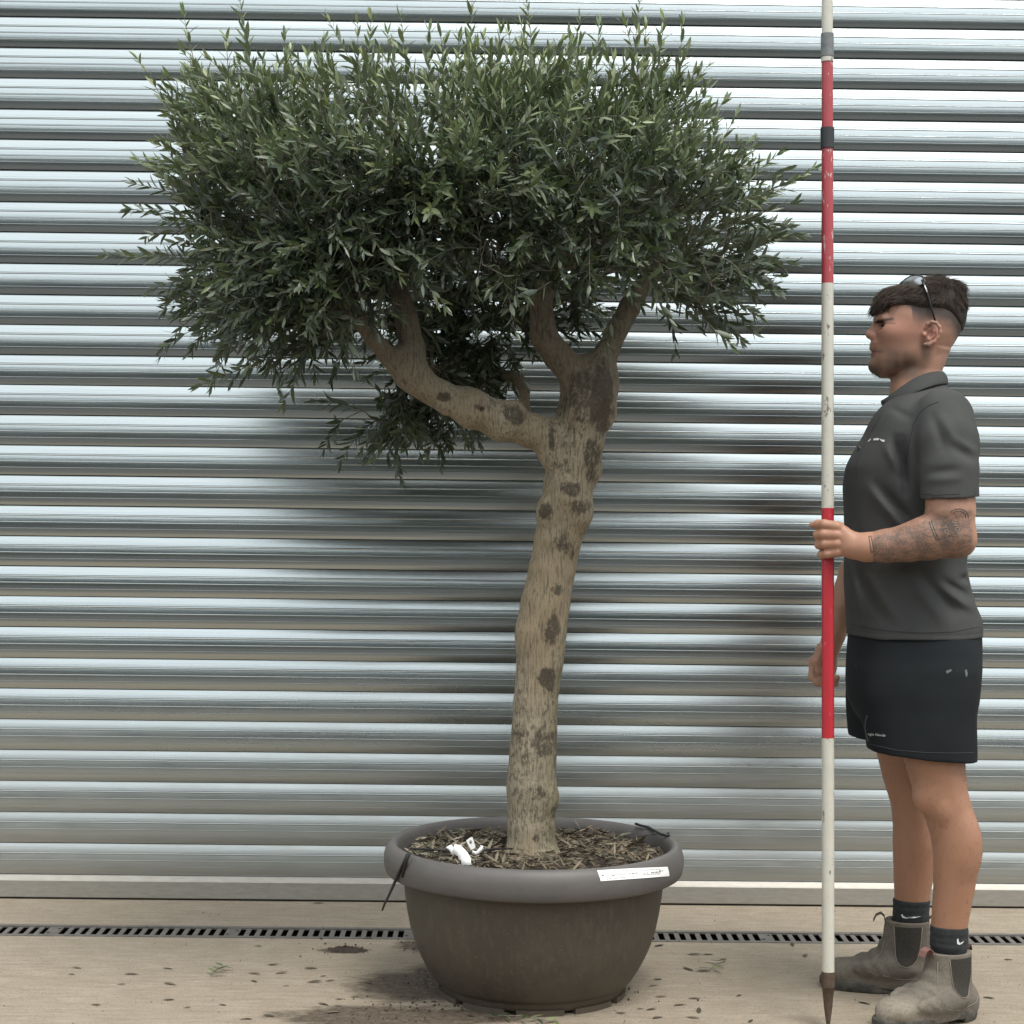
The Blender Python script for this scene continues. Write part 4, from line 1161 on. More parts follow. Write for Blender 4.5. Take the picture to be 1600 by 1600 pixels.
# cropped fade above and behind the ear
scl0 = np.interp(sx, [1352,1408,1418,1428,1440,1455,1466,1478,1490,1500,1512], [400,400,488,496,498,497,496,502,515,531,544])
fade = sstep(24, -2, sy - scl0)
fade = fade * (1 - .9 * g2(sx, sy, 1446, 526, 13, 20)) * sstep(575, 545, sy)
paint(.92 * fade**.8 * (1 + .25 * nz), (0.06, 0.045, 0.037))
scl_ = np.interp(sx, [1352,1362,1370,1380,1394,1408,1418,1428,1440,1455,1466,1478,1490,1500,1512], [491,492,488,482,478.5,480,488,496,498,497,496,502,515,531,544])
scalp = sstep(4, -5, sy - scl_ + 2.5 * nz) * (1 - .9 * g2(sx, sy, 1447, 526, 11, 18))
paint(scalp, (0.035, 0.025, 0.02))

HY = math.radians(9)                                     # head turned a little towards the camera side
HC = Lp(1437, 560, 0)
def turn(v):
    v = np.atleast_2d(np.asarray(v, float)); a = HY * sstep(Lp(1437, 618)[2], Lp(1437, 580)[2], v[:, 2]); c_, s_ = np.cos(a), np.sin(a)
    x, y = v[:, 0] - HC[0], v[:, 1] - HC[1]
    return np.stack([x * c_ - y * s_ + HC[0], x * s_ + y * c_ + HC[1], v[:, 2]], 1)
hv = turn(hv)
# ---------------------------------------------------------------- arms, legs and hidden trunk of the same body
ar = bounds((1255, 890), (1540, 690), -.32, -.13, 0.002)
chn(ar, [(1484,700,-.200,.048),(1485,760,-.220,.053),(1485,800,-.228,.0545),(1487,832,-.233,.048)], 0.0)
chn(ar, [(1489,836,-.233,.0475),(1452,841,-.236,.0475),(1420,848,-.236,.0415),(1384,853,-.234,.0365),(1354,855,-.232,.0318),(1336,854,-.231,.0285)], 0.014)
ar.ell(Lp(1501, 848, -.228), (.030, .034, .030), k=0.018)
ar.ell(Lp(1450, 830, -.246), (.045, .022, .026), k=0.022)
PV = -.2035                                              # side depth of the pole where the hand grips it
mcp = [(1307,823,-.2335,.0118),(1306,836,-.2370,.0120),(1307,849.5,-.2365,.0116),(1309,862.5,-.2330,.0105)]
for i, (a, b, c, r) in enumerate(mcp):
    chn(ar, [(1342,850 + 2.5 * i,-.231,.0165),(1325,(b + 851) / 2 + 1,-.2335,.0145),(a + 3,b,c + .004,r)], 0.013)
fing = [[(1307.5,823,-0.2335,0.0123),(1288,819.5,-0.232,0.0110),(1278.5,819.5,-0.219,0.0105),(1279,820,-0.195,0.0097),(1289,821,-0.1835,0.0086),(1297,822,-0.183,0.0077)],
        [(1306.5,836,-0.237,0.0125),(1287,835,-0.2345,0.0112),(1278,836,-0.22,0.0108),(1278.5,836,-0.195,0.0099),(1289,837,-0.1835,0.0088),(1298,838,-0.183,0.0077)],
        [(1307.5,849.5,-0.2365,0.0121),(1289,850,-0.2335,0.0108),(1280,851,-0.22,0.0103),(1280,851,-0.195,0.0097),(1290,851,-0.1835,0.0086),(1298,851,-0.183,0.0077)],
        [(1309.5,862.5,-0.233,0.0110),(1293,865.5,-0.2315,0.0097),(1284,866.5,-0.22,0.0092),(1283.5,866,-0.198,0.0086),(1291,865,-0.185,0.0077),(1297,864,-0.184,0.0066)]]
for fl in fing: chn(ar, fl, 0.0035)
for a, b, c, r in mcp: ar.ell(Lp(a, b, c - .004), (.0085, .008, .0085), k=0.006)
chn(ar, [(1338,846,-.222,.0165),(1318,832,-.199,.0140),(1296,824,-.1795,.0110),(1283,821,-.180,.0098),(1270,820,-.190,.0082)], 0.008)
av, af = ar.mesh(); av = relax(av, af, 1, .5)

fr = bounds((1250, 1085), (1480, 690), .12, .30, 0.0026)
chn(fr, [(1455,700,.20,.056),(1400,790,.22,.050),(1362,852,.232,.045),(1338,895,.23,.042),(1317,948,.22,.034),(1303,992,.213,.0275),(1297,1010,.212,.026)], 0.012)
for i in range(4):
    chn(fr, [(1299,1006,.212,.019),(1272 + 9 * i,1034 + 3.5 * i,.222,.0125),(1269 + 9.5 * i,1058 + 2 * i,.208,.0098),(1277 + 8.5 * i,1067 + 1 * i,.186,.0088),(1284 + 8 * i,1056 + 1 * i,.180,.0075)], 0.006)
chn(fr, [(1300,1004,.205,.017),(1284,1014,.188,.0135),(1275,1034,.178,.0105),(1279,1050,.175,.0085)], 0.008)
fv, ff = fr.mesh(); fv = relax(fv, ff, 1, .5)

lg = bounds((1350, 1545), (1545, 1120), -.25, .22, 0.003)
zs, xf, xb, w = rows([(1120,1364,1492,.078),(1175,1369,1478,.070),(1220,1380,1464,.058),(1257,1392,1458,.052),(1290,1395,1463,.053),(1319,1394.5,1467,.053),(1361,1396,1461,.045),(1406,1397.5,1452,.037),(1450,1397,1448,.034),(1500,1394,1450,.036)], .105)
lg.loft(zs, xf, xb, w, yc=.105, n=2.1, k=0)
zs, xf, xb, w = rows([(1120,1398,1516,.080),(1187,1411,1508,.070),(1234,1426,1512,.060),(1268,1441,1522,.055),(1307,1454,1530,.054),(1341,1458,1531,.052),(1389,1458,1523.5,.043),(1420,1456,1517,.038),(1451,1454,1511.5,.035),(1520,1455,1510,.036)], -.115)
lg.loft(zs, xf, xb, w, yc=-.115, n=2.1, k=0)
lg.ell(Lp(1450, 1246, -.150), (.034, .022, .036), k=0.022)
lg.ell(Lp(1508, 1322, -.135), (.034, .030, .065), k=0.025)
lg.ell(Lp(1473, 1268, -.16), (.012, .012, .02), k=0.02)
lv, lf_ = lg.mesh(); lv = relax(lv, lf_, 1, .5)
tk = bounds((1300, 1180), (1545, 600), -.26, .26, 0.009)
zs, xf, xb, w = rows([(612,1398,1482,.08),(650,1385,1500,.13),(720,1350,1505,.145),(800,1345,1495,.14),(900,1340,1495,.14),(1000,1350,1505,.13),(1090,1355,1500,.13),(1130,1390,1490,.11)], 0)
tk.loft(zs, xf, xb, w, n=2.3, k=0)
tk.capsule(Lp(1484, 665, -.13), Lp(1484, 715, -.20), .04, .04, .02); tk.capsule(Lp(1470, 665, .13), Lp(1450, 715, .20), .04, .04, .02)
tk.capsule(Lp(1430, 1060, -.10), Lp(1456, 1165, -.112), .06, .05, .02); tk.capsule(Lp(1425, 1060, .10), Lp(1428, 1165, .105), .06, .05, .02)
kv, kf = tk.mesh()
def skin_col(v, seed):
    n_ = make_noise(16, 25, 260)(v[:, 0], v[:, 1], v[:, 2]); c_ = np.tile(SKIN, (len(v), 1)) * (1 + .07 * n_)[:, None]; return c_, n_
ac, an = skin_col(av, 1); fc_, _ = skin_col(fv, 2); lc, ln_ = skin_col(lv, 3); kc, _ = skin_col(kv, 4)
ac *= np.array((1.06, 1.0, .92)); lc = lc * np.array((.84, .78, .68)); fc_ *= np.array((.95, .95, .9))
ax_, ay_ = PX(av)
kn = sum(g2(ax_, ay_, a, b, 4.5, 4) for a, b, c, r in mcp) * (av[:, 1] < -.225)
ac = ac * (1 - .35 * kn)[:, None] + np.array((.42, .19, .13)) * (.35 * kn)[:, None]
ink = sstep(1362, 1366, ax_) * sstep(1524, 1516, ax_) * np.where(ax_ > 1446, sstep(772, 800, ay_), 1) * (.55 + .45 * sstep(829, 838, ay_ + (ax_ - 1380) * .28))
ink = np.maximum(ink, 2.8 * g2(ax_, ay_, 1484, 828, 17, 20))
allv, allf, allc, alli, off = [], [], [], [], 0
for v, f_, c_, i_ in ((hv, hf_, hc, None), (av, af, ac, ink), (fv, ff, fc_, None), (lv, lf_, lc, None), (kv, kf, kc, None)):
    allv.append(v); allf.append(f_ + off); allc.append(c_); alli.append(np.zeros(len(v)) if i_ is None else i_); off += len(v)
t = NT('skin'); cA = t.attr('Col'); ia = t.attr('Ink')
sep = t.node('ShaderNodeSeparateColor'); t.l.new(ia, sep.inputs[0]); im = sep.outputs[0]
vec = t.coord('Object'); fine = t.noise(vec, 520, 3, 0.6)
c = t.mix(t.ramp(fine, [(0.35, 0.22), (0.6, 0.0)]), cA, (0.20, 0.10, 0.07))
vo = t.node('ShaderNodeTexVoronoi', feature='DISTANCE_TO_EDGE'); vo.inputs['Scale'].default_value = 95; t.l.new(t.coord('Object', (1, 1, 1.4)), vo.inputs['Vector'])
wv_ = t.node('ShaderNodeTexWave', wave_type='RINGS'); wv_.inputs['Scale'].default_value = 48; wv_.inputs['Distortion'].default_value = 14; wv_.inputs['Detail'].default_value = 4; wv_.inputs['Detail Scale'].default_value = 2.6; t.l.new(vec, wv_.inputs['Vector'])
shade = t.noise(t.coord('Object', (1, 1, 2.2)), 38, 4, 0.6)
pat = t.math('MAXIMUM', t.ramp(vo.outputs['Distance'], [(0.0, 0.9), (0.09, 0.0)]), t.ramp(wv_.outputs['Fac'], [(0.25, 0.85), (0.5, 0.0)]))
pat = t.math('ADD', t.math('MULTIPLY', pat, 0.75), t.ramp(shade, [(0.40, 0.0), (0.62, 0.62)]), clamp=True)
pat = t.math('ADD', t.math('MULTIPLY', pat, 0.7), 0.22, clamp=True)
pat = t.math('MULTIPLY', pat, im, clamp=True)
c = t.mix(t.math('MULTIPLY', pat, 0.86), c, (0.060, 0.055, 0.050))
t.set(Base_Color=c, Roughness=0.52); t.b.inputs['Subsurface Weight'].default_value = 0.12; t.b.inputs['Subsurface Scale'].default_value = 0.006
t.b.inputs['Subsurface Radius'].default_value = (1.0, 0.4, 0.25); t.bump(fine, 0.10, 0.002)
M_skin = t.m
body = obj('body', np.concatenate(allv), np.concatenate(allf), M_skin, person, True, np.concatenate(allc))
ik = body.data.color_attributes.new('Ink', 'FLOAT_COLOR', 'POINT'); c4 = np.ones((off, 4), np.float32); c4[:, :3] = np.concatenate(alli)[:, None]; ik.data.foreach_set('color', c4.ravel())

def bvh_of(v, f_): return BVHTree.FromPolygons([tuple(p) for p in v], [tuple(map(int, q)) for q in f_])
def hit(bv, px, py, off=.001):
    r = rayl(px, py); r = r / np.linalg.norm(r)
    h_ = bv.ray_cast(Vector(CAML), Vector(r))
    if h_[0] is None: return None
    return np.array(h_[0]) + np.array(h_[1]) * off * (1 if np.dot(h_[1], r) < 0 else -1)
def line_on(bv, pts, rad, mb, off=.0006, step=2.0, sides=5):
    out = []
    for (a, b), (c_, d) in zip(pts[:-1], pts[1:]):
        n_ = max(1, int(math.hypot(c_ - a, d - b) / step))
        for i in range(n_): out.append((a + (c_ - a) * i / n_, b + (d - b) * i / n_))
    out.append(pts[-1]); P = [hit(bv, *q, off) for q in out]; P = [p for p in P if p is not None]
    if len(P) > 1: mb.tube(P, rad, sides)
    return P
def patch_on(bv, poly, off, mb, thick=0):                # flat outline in pixels laid on the surface
    P = [hit(bv, a, b, off) for a, b in poly]
    if any(p is None for p in P): return
    mb.add(P, [tuple(range(len(P)))])

# lettering worked into the forearm tattoo and the band at the wrist
abv = bvh_of(av, af)
M_pale_ink = plain('tattoo_clear', (0.30, 0.20, 0.145), 0.6); M_dark_ink = plain('tattoo_dark', (0.055, 0.05, 0.045), 0.6)
def text_on(bv, txt, px, py, size, rot, mat, name, parent, off=.0007):
    cu = bpy.data.curves.new(name, 'FONT'); cu.body = txt; cu.size = 1.0; cu.resolution_u = 2
    tmp = bpy.data.objects.new(name, cu); col.objects.link(tmp); dg = bpy.context.evaluated_depsgraph_get(); dg.update()
    me = bpy.data.meshes.new_from_object(tmp.evaluated_get(dg)); bpy.data.objects.remove(tmp)
    bm = bmesh.new(); bm.from_mesh(me); bmesh.ops.triangulate(bm, faces=bm.faces[:])
    bmesh.ops.subdivide_edges(bm, edges=[e for e in bm.edges if e.calc_length() > .25], cuts=1); bm.to_mesh(me); bm.free()
    vs = []
    ca, sa = math.cos(rot), math.sin(rot)
    ok = True
    for v in me.vertices:
        x, y_ = v.co.x * size, -v.co.y * size
        p = hit(bv, px + x * ca - y_ * sa, py + x * sa + y_ * ca, off)
        if p is None: ok = False; p = np.zeros(3)
        vs.append(p)
    if not ok: print('TEXT MISSED', txt); return None
    fs = [tuple(p.vertices) for p in me.polygons]
    return obj(name, vs, fs, mat, parent, False)
text_on(abv, 'YOUR', 1472, 822, 10.5, math.radians(68), M_pale_ink, 'tattoo_lettering', body)
text_on(abv, 'WORK', 1487, 814, 10.5, math.radians(68), M_pale_ink, 'tattoo_lettering', body)
mb = MB()
for pts in ([(1357.5,838),(1361.5,863)], [(1361,837.5),(1366,861)], [(1357.5,838),(1361,837.5)], [(1361.5,863),(1366,861)]): line_on(abv, pts, .0009, mb, .0002)
for rr in (11, 15): line_on(abv, [(1498 + rr * math.cos(a), 807 + .8 * rr * math.sin(a)) for a in np.linspace(-2.6, .3, 9)], .0008, mb, .0002)
line_on(abv, [(1452,815),(1456,828),(1464,845)], .0009, mb, .0002); line_on(abv, [(1455,813),(1460,828),(1468,844)], .0009, mb, .0002)
mb.build('tattoo_outline', M_dark_ink, body)

# ---------------------------------------------------------------- hair
def hair_len(x, y_): return 0
hairf = bounds((1345, 580), (1525, 422), -.12, .12, 0.0025)
zs, xf, xb, w = rows([(433.5,1450,1476,.018),(437,1436,1488,.036),(443,1420,1499,.056),(447.5,1396,1503,.065),(451,1384,1505,.0685),(459,1373.5,1508,.074),(470,1366,1511,.0785),(482,1362,1512,.0790),(496,1361,1510.5,.0780),(512,1363,1506,.0765),(528,1366,1499.5,.0725),(545,1366,1488,.065)], 0)
hairf.loft(zs, xf, xb, w, n=2.15, k=0)
a_ = Lp(1362, 490, 0); 
# trim to the hairline: fringe, temples, behind the ear
hx0 = lambda px: Lp(px, 500, 0)[0]
gx = (np.arange(hairf.n[0]) * hairf.h + hairf.lo[0]); spx = 1440 + (gx - Lp(1440, 520)[0]) / MX
line = np.interp(spx, [1352,1362,1370,1380,1394,1408,1418,1428,1440,1455,1466,1478,1490,1500,1512], [491,492,488,482,478.5,480,488,496,498,497,496,502,515,531,544])
zl_ = Lp(1440, 520, 0)[2] - (line - 520) * MZ
gz = (np.arange(hairf.n[2]) * hairf.h + hairf.lo[2])
over = gz[None, None, :] - zl_[:, None, None]
frontm = np.clip((spx - 1395) / 20, 0, 1)[:, None, None]
hairf.a = np.maximum(hairf.a + frontm * .0095 * np.clip(1 - over / .028, 0, 1), -over * .8)
nh, nh2 = make_noise(14, 60, 200), make_noise(14, 150, 420)
hairf.disp(lambda x, y, z: .0022 * nh(x * .5, y, z) + .0012 * nh2(x * .4, y, z))
rv, rf = hairf.mesh(); rv = relax(rv, rf, 1, .4)
rn = make_noise(18, 150, 500)(rv[:, 0] * .35, rv[:, 1], rv[:, 2])
rc = np.array((0.024, 0.018, 0.014)) * (1 + .5 * np.clip(rn, -1, 1))[:, None]
t = NT('hair'); t.set(Base_Color=t.attr('Col'), Roughness=0.7, Specular_IOR_Level=0.25)
M_hair = t.m
rv_o = rv
hair = obj('hair', turn(rv), rf, M_hair, person, True, rc)
mb = MB(); hr = random.Random(5)
rq = rf[np.array([hr.randrange(len(rf)) for _ in range(15000)])]
zt = Lp(1440, 455, 0)[2]
for q in rq:
    p = rv[q].mean(0); n_ = np.cross(rv[q[1]] - rv[q[0]], rv[q[2]] - rv[q[0]]); n_ = unit(n_)
    px_ = 1440 + (p[0] - Lp(1440, 520)[0]) / MX; py_ = 520 - (p[2] - Lp(1440, 520)[2]) / MZ
    if n_[2] < -.3: continue
    top = sstep(492, 466, np.array(py_))
    if px_ < 1432: flow = np.array((-1.0, np.sign(p[1]) * .25 + hr.gauss(0, .2), -.25 if px_ > 1385 else -.75))
    elif px_ < 1480: flow = np.array((hr.gauss(-.35, .35), np.sign(p[1]) * .6 + hr.gauss(0, .25), hr.gauss(-.1, .3)))
    else: flow = np.array((.45, np.sign(p[1]) * .15 + hr.gauss(0, .2), hr.gauss(-.75, .3)))
    flow = unit(flow - n_ * flow.dot(n_)); L = (.007 + .019 * float(top)) * hr.uniform(.6, 1.25)
    if px_ > 1440 and py_ > 485: L *= .45
    lift = .30 if py_ < 448 and px_ > 1450 else .14
    pts = [p - n_ * .002]; d = unit(flow + n_ * lift * hr.uniform(.5, 1.6))
    for s in range(3): pts.append(pts[-1] + d * L / 3); d = unit(d - n_ * .22 + np.array([hr.gauss(0, .12) for _ in range(3)]))
    cc = np.array((0.048, 0.035, 0.027)) * hr.uniform(.35, 1.7)
    mb.tube(pts, [.0006, .0006, .0005, .0002], 3, False, tuple(cc))
for k in range(170):                                     # loose fringe over the forehead
    v_ = hr.uniform(-.050, .050); p = Lp(hr.uniform(1361, 1376), hr.uniform(474, 486), 0) + (0, v_, 0)
    curve = (abs(v_) / .06)**2 * .034; p[0] += curve
    d = unit(np.array((-.55, v_ * 2, -.8))); pts = [p]; L = hr.uniform(.012, .026)
    for s in range(3): pts.append(pts[-1] + d * L / 3); d = unit(d + np.array((.05 * hr.gauss(1, 1), hr.gauss(0, .15), -.10)))
    mb.tube(pts, [.0008, .0007, .0006, .0002], 3, False, tuple(np.array((0.045, 0.033, 0.025)) * hr.uniform(.6, 1.5)))
for k in range(560):                                     # chin tuft and eyebrow hairs
    if k < 150:
        a, b = hr.gauss(0, .012), hr.gauss(0, 5); p = Lp(1360.5 + abs(b) * .5, 577 + b, 0) + (0, a, 0); p[0] += (a / .02)**2 * .008; d = unit(np.array((-.5 + hr.gauss(0, .3), hr.gauss(0, .3), -.8))); L = hr.uniform(.003, .007)
    else:
        u = hr.random(); s = hr.choice((-1, 1)); p = Lp(1371 + 17 * u**1.1, 505.3 - 3.0 * u + 1.8 * max(0, u - .65) * 3 + hr.gauss(0, 1.0), 0) + (0, s * (.014 + .034 * u), 0); p[0] -= .004; d = unit(np.array((.4 * u - .2, s * .7, .35 - u * .5))); L = hr.uniform(.004, .008)
    mb.tube([p, p + d * L * .6, p + d * L], [.0006, .0005, .0002], 3, False, tuple(np.array((0.035, 0.025, 0.019)) * hr.uniform(.6, 1.6)))
mb.v = [tuple(p) for p in turn(np.array(mb.v))]
o = mb.build('strands', M_hair, hair, True, True); o['kind'] = 'stuff'
mb = MB(); lq = lf_[np.array([hr.randrange(len(lf_)) for _ in range(2200)])]
for q in lq:
    p = lv[q].mean(0); n_ = unit(np.cross(lv[q[1]] - lv[q[0]], lv[q[2]] - lv[q[0]]))
    d = unit(np.array((hr.gauss(.15, .35), hr.gauss(0, .35), -1.0)) + n_ * .45); L = hr.uniform(.004, .009)
    mb.tube([p, p + d * L * .5, p + (d - n_ * .25) * L], [.0002, .00018, .0001], 3, False, (0.10, 0.062, 0.04))
o = mb.build('leg_hair', M_hair, body, True, True); o['kind'] = 'stuff'
# eyes
for s in (-1, 1):
    mb = MB(); c_ = Lp(1384, 511.5, 0) + (0, s * .031, 0); R_ = .0158
    vs, fs = [], []
    for i in range(13):
        for k in range(20):
            a, b = math.pi * i / 12, 2 * math.pi * k / 20; vs.append(c_ + R_ * .99 * np.array((-math.cos(a), math.sin(a) * math.cos(b) * 1.03, math.sin(a) * math.sin(b) * .33 - .02)))
    for i in range(12):
        for k in range(20): fs.append((i*20+k, i*20+(k+1) % 20, (i+1)*20+(k+1) % 20, (i+1)*20+k))
    cl_ = [(.02, .015, .012) if i < 4 else (.42, .38, .36) for i in range(13) for k in range(20)]
    t_e = plain('eye_white', (.4, .37, .35), .25) if s == 1 and False else None
    vs = turn(np.array(vs)); me = make_mesh('eye', vs, fs, M_hair, True, np.array(cl_)); link('eye', me, person)

# ---------------------------------------------------------------- polo shirt
sh = bounds((1300, 1012), (1550, 585), -.30, .30, 0.0034)
zs, xf, xb, w = rows([(600,1420,1474,.056),(608,1408,1484,.076),(618,1396,1496,.105),(630,1381,1507,.143),(644,1367,1517,.174),(662,1356,1526,.188),(684,1346,1532,.195),(706,1332,1532,.197),(730,1319.5,1529,.195),(760,1316,1526,.188),(800,1319,1521,.178),(850,1319.5,1514,.170),(880,1317.5,1511,.167),(910,1317.5,1517,.168),(940,1319.5,1524,.170),(965,1321.5,1535,.173),(985,1323,1536.5,.175),(1008,1325,1535,.176)], 0)
sh.loft(zs, xf, xb, w, n=2.35, k=0)
sv1, sn1 = Lp(1484, 780.5, -.22), np.array((.04, .0, -1.0))
def sleeve(f, pts, pl, nrm):
    g_ = Field(f.lo, f.lo + (f.n - 1) * f.h, f.h); g_.n = f.n; g_.a = np.full(f.n, .2, np.float32)
    g_.chain([Lp(a, b, c) for a, b, c, r in pts], [r for a, b, c, r in pts], .012); g_.half(pl, nrm)
    inner = Field(f.lo, f.lo + (f.n - 1) * f.h, f.h); inner.n = f.n; inner.a = np.full(f.n, .2, np.float32)
    inner.capsule(Lp(*pts[-1][:3]) + np.array((0, 0, .03)), Lp(*pts[-1][:3]) - np.array((0, 0, .10)), pts[-1][3] - .012, pts[-1][3] - .012, 0)
    g_.a = np.maximum(g_.a, -inner.a)
    cur = f.a; d = g_.a; k = .016; h_ = np.clip(.5 + .5 * (cur - d) / k, 0, 1); f.a = cur * (1 - h_) + d * h_ - k * h_ * (1 - h_)
sleeve(sh, [(1474,655,-.150,.070),(1480,690,-.190,.0685),(1484,735,-.212,.0665),(1484.5,800,-.226,.0665)], sv1, sn1)
sleeve(sh, [(1468,655,.150,.068),(1452,700,.195,.066),(1425,760,.215,.062),(1418,780,.22,.062)], Lp(1430, 762, .21), np.array((-.45, .1, -1.0)))
sh.half(Lp(1430, 997, -.10), (0, 0, -1))
nW, nF = make_noise(12, 8, 30), make_noise(14, 25, 90)
ztop_, zwai = Lp(1430, 700)[2], Lp(1430, 900)[2]
fold_pts = []
def folds(x, y, z):
    px = 1440 + (x - Lp(1440, 800)[0]) / MX; py = 800 - (z - Lp(1440, 800)[2]) / MZ
    d = .0025 * nW(x, y, z) + .0012 * nF(x, y, z * .7)
    near = (y < -.05)
    def crease(x0, y0, x1, y1, wd, am):
        ux, uy = x1 - x0, y1 - y0; L2 = ux*ux + uy*uy; t_ = np.clip(((px - x0)*ux + (py - y0)*uy) / L2, 0, 1)
        dd = np.hypot(px - x0 - t_*ux, py - y0 - t_*uy); return am * np.exp(-(dd / wd)**2) * np.sin(np.pi * np.clip(t_ * .9 + .08, 0, 1))
    d = d + near * (crease(1362,765,1425,835,9,.008) - crease(1374,760,1438,828,8,.008) + crease(1385,700,1410,745,7,.005) - crease(1400,690,1412,760,7,.011) - crease(1412,690,1418,780,6,.010)
      - crease(1350,905,1395,975,8,.005) + crease(1362,900,1410,968,8,.005) - crease(1470,900,1520,935,7,.008) + crease(1475,912,1528,950,8,.008) - crease(1440,890,1500,960,9,.006) + crease(1425,900,1480,970,9,.005) - crease(1500,900,1526,900,5,.007) + crease(1330,880,1350,960,7,.004)
      - crease(1455,655,1475,715,6,.004) + crease(1468,655,1490,700,6,.004) - crease(1450,740,1500,735,6,.003) + crease(1445,752,1505,748,6,.003) - crease(1390,640,1425,660,6,.003) - crease(1480,700,1520,725,6,.004) + crease(1490,690,1525,712,5,.003))
    d = d * 1.5
    hem = np.exp(-((py - 984.5) / 1.6)**2) * .0016; d = d - hem * (py > 975)
    return d
sh.disp(folds)
pv, pf = sh.mesh(); pv = relax(pv, pf, 2, .5)
t = NT('polo_fabric'); vec = t.coord('Object'); wv1 = t.noise(t.coord('Object', (1, 1, 1)), 900, 2, 0.5); big_ = t.noise(vec, 9, 4, 0.6)
c = t.ramp(big_, [(0.3, (0.056, 0.058, 0.057)), (0.7, (0.074, 0.075, 0.072))])
c = t.mix(t.ramp(wv1, [(0.4, 0.3), (0.65, 0.0)]), c, (0.035, 0.036, 0.036))
t.set(Base_Color=c, Roughness=0.95, Specular_IOR_Level=0.15)
t.bump(wv1, 0.25, 0.0015); M_polo = t.m
shirt = obj('polo_shirt', pv, pf, M_polo, person)
sbv = bvh_of(pv, pf)
M_seam = plain('polo_seam', (0.03, 0.031, 0.032), 0.95)
mb = MB(); line_on(sbv, [(1467,628),(1450,634),(1437,645),(1428,662),(1422,685),(1418,705),(1415,725)], .0011, mb, .0001); mb.build('armhole_seam', M_seam, shirt)
mb = MB(); line_on(sbv, [(1440,771),(1460,773),(1485,772.5),(1500,771.5)], .0009, mb, .0001); mb.build('sleeve_hem', M_seam, shirt)
mb = MB(); line_on(sbv, [(1327,975),(1360,982),(1400,987),(1447,989),(1490,987),(1530,979)], .0009, mb, .0001); mb.build('bottom_hem', M_seam, shirt)
mb = MB(); line_on(sbv, [(1384,634),(1376,650),(1368,664),(1357,682),(1347,702),(1341,722),(1339,745)], .0009, mb, .0003); mb.build('placket', M_seam, shirt)
mb = MB(); line_on(sbv, [(1394,615),(1377,622),(1368,650),(1358,668)], .004, mb, -.0005); 
# collar
top_ = [(1472,580,0),(1466,580.5,-.034),(1450,584,-.060),(1430,592,-.0695),(1409,606,-.062),(1391,619,-.040),(1380,625.5,-.014)]
bot_ = [(1482,600,0),(1479,600,-.047),(1460,604,-.086),(1430,616,-.106),(1400,632,-.092),(1389,633,-.062),(1377,632,-.020)]
vs, fs = [], []
for s in (-1, 1):
    b0 = len(vs)
    for k in range(len(top_)):
        a = Lp(top_[k][0], top_[k][1], 0) + (0, top_[k][2] * -s, 0); b = Lp(bot_[k][0], bot_[k][1], 0) + (0, bot_[k][2] * -s, 0)
        outv = unit(b - a - np.array((0, 0, (b - a)[2]))) if np.linalg.norm((b - a)[:2]) > 1e-4 else np.array((1, 0, 0))
        m_ = (a + b) / 2 + outv * .004 + np.array((0, 0, .003))
        inn = a * .92 + np.array((Lp(1432, 600)[0], 0, a[2])) * .08 + (0, 0, -.028)
        vs += [inn, a + (0, 0, .001), a + outv * .003, m_ + outv * .002, b, b - outv * .003 - (0, 0, .002)]
    for k in range(len(top_) - 1):
        for q in range(5): 
            f4 = (b0+k*6+q, b0+k*6+q+1, b0+(k+1)*6+q+1, b0+(k+1)*6+q); fs.append(f4 if s == 1 else f4[::-1])
co = obj('collar', vs, fs, M_polo, shirt)
md = co.modifiers.new('subdivision', 'SUBSURF'); md.levels = md.render_levels = 2
M_but = plain('button_plastic', (0.03, 0.03, 0.03), 0.3)
for px, py in ((1341.5, 701), (1371.5, 629.5)):
    p = hit(sbv, px + 1.5, py, .001)
    if p is not None:
        mb = MB(); mb.lathe([(0, .0022), (.004, .002), (.0052, .001), (.0052, -.001)], 14)
        o = mb.build('button', M_but, shirt); o.location = Vector(p); o.rotation_euler = (math.radians(-10), math.radians(-80), 0) if False else (0, math.radians(-75), math.radians(35))
# embroidered name on the chest
M_thread = plain('white_thread', (0.55, 0.55, 0.53), 0.8)
mb = MB()
for poly in ([(1356,690.5),(1358,688),(1361,685.5),(1361.5,687),(1358.5,690)], [(1365,686),(1370,684.8),(1374.5,685),(1374,687.5),(1371,688.5),(1368,687.6),(1366,689.3)], [(1375.5,685.6),(1379,687.2),(1382.8,687.5),(1382,691),(1378.5,690),(1376.2,688)]): patch_on(sbv, poly, .0012, mb)
if mb.v: mb.build('embroidery', M_thread, shirt, False)

# ---------------------------------------------------------------- shorts
st_ = bounds((1300, 1200), (1550, 970), -.26, .26, 0.0034)
zs, xf, xb, w = rows([(972,1330,1530,.155),(990,1324.5,1533.5,.166),(1030,1321,1535,.178),(1060,1320,1532,.181),(1090,1322,1528,.176),(1115,1335,1518,.15),(1140,1370,1495,.09)], 0)
st_.loft(zs, xf, xb, w, n=2.4, k=0)
zs, xf, xb, w = rows([(995,1380,1450,.03),(1040,1335,1485,.080),(1080,1321.5,1488,.092),(1120,1322,1484,.092),(1166,1324,1480,.092)], .095)
st_.loft(zs, xf, xb, w, yc=.095, n=2.4, k=.008)
zs, xf, xb, w = rows([(985,1400,1480,.03),(1010,1360,1515,.065),(1045,1340,1531,.088),(1080,1338,1529,.099),(1120,1346,1526,.103),(1150,1352,1525,.104),(1200,1358,1524,.104)], -.10)
st_.loft(zs, xf, xb, w, yc=-.10, n=2.4, k=.03)
pA, pB = Lp(1357, 1172, -.15), Lp(1524, 1186, -.10)
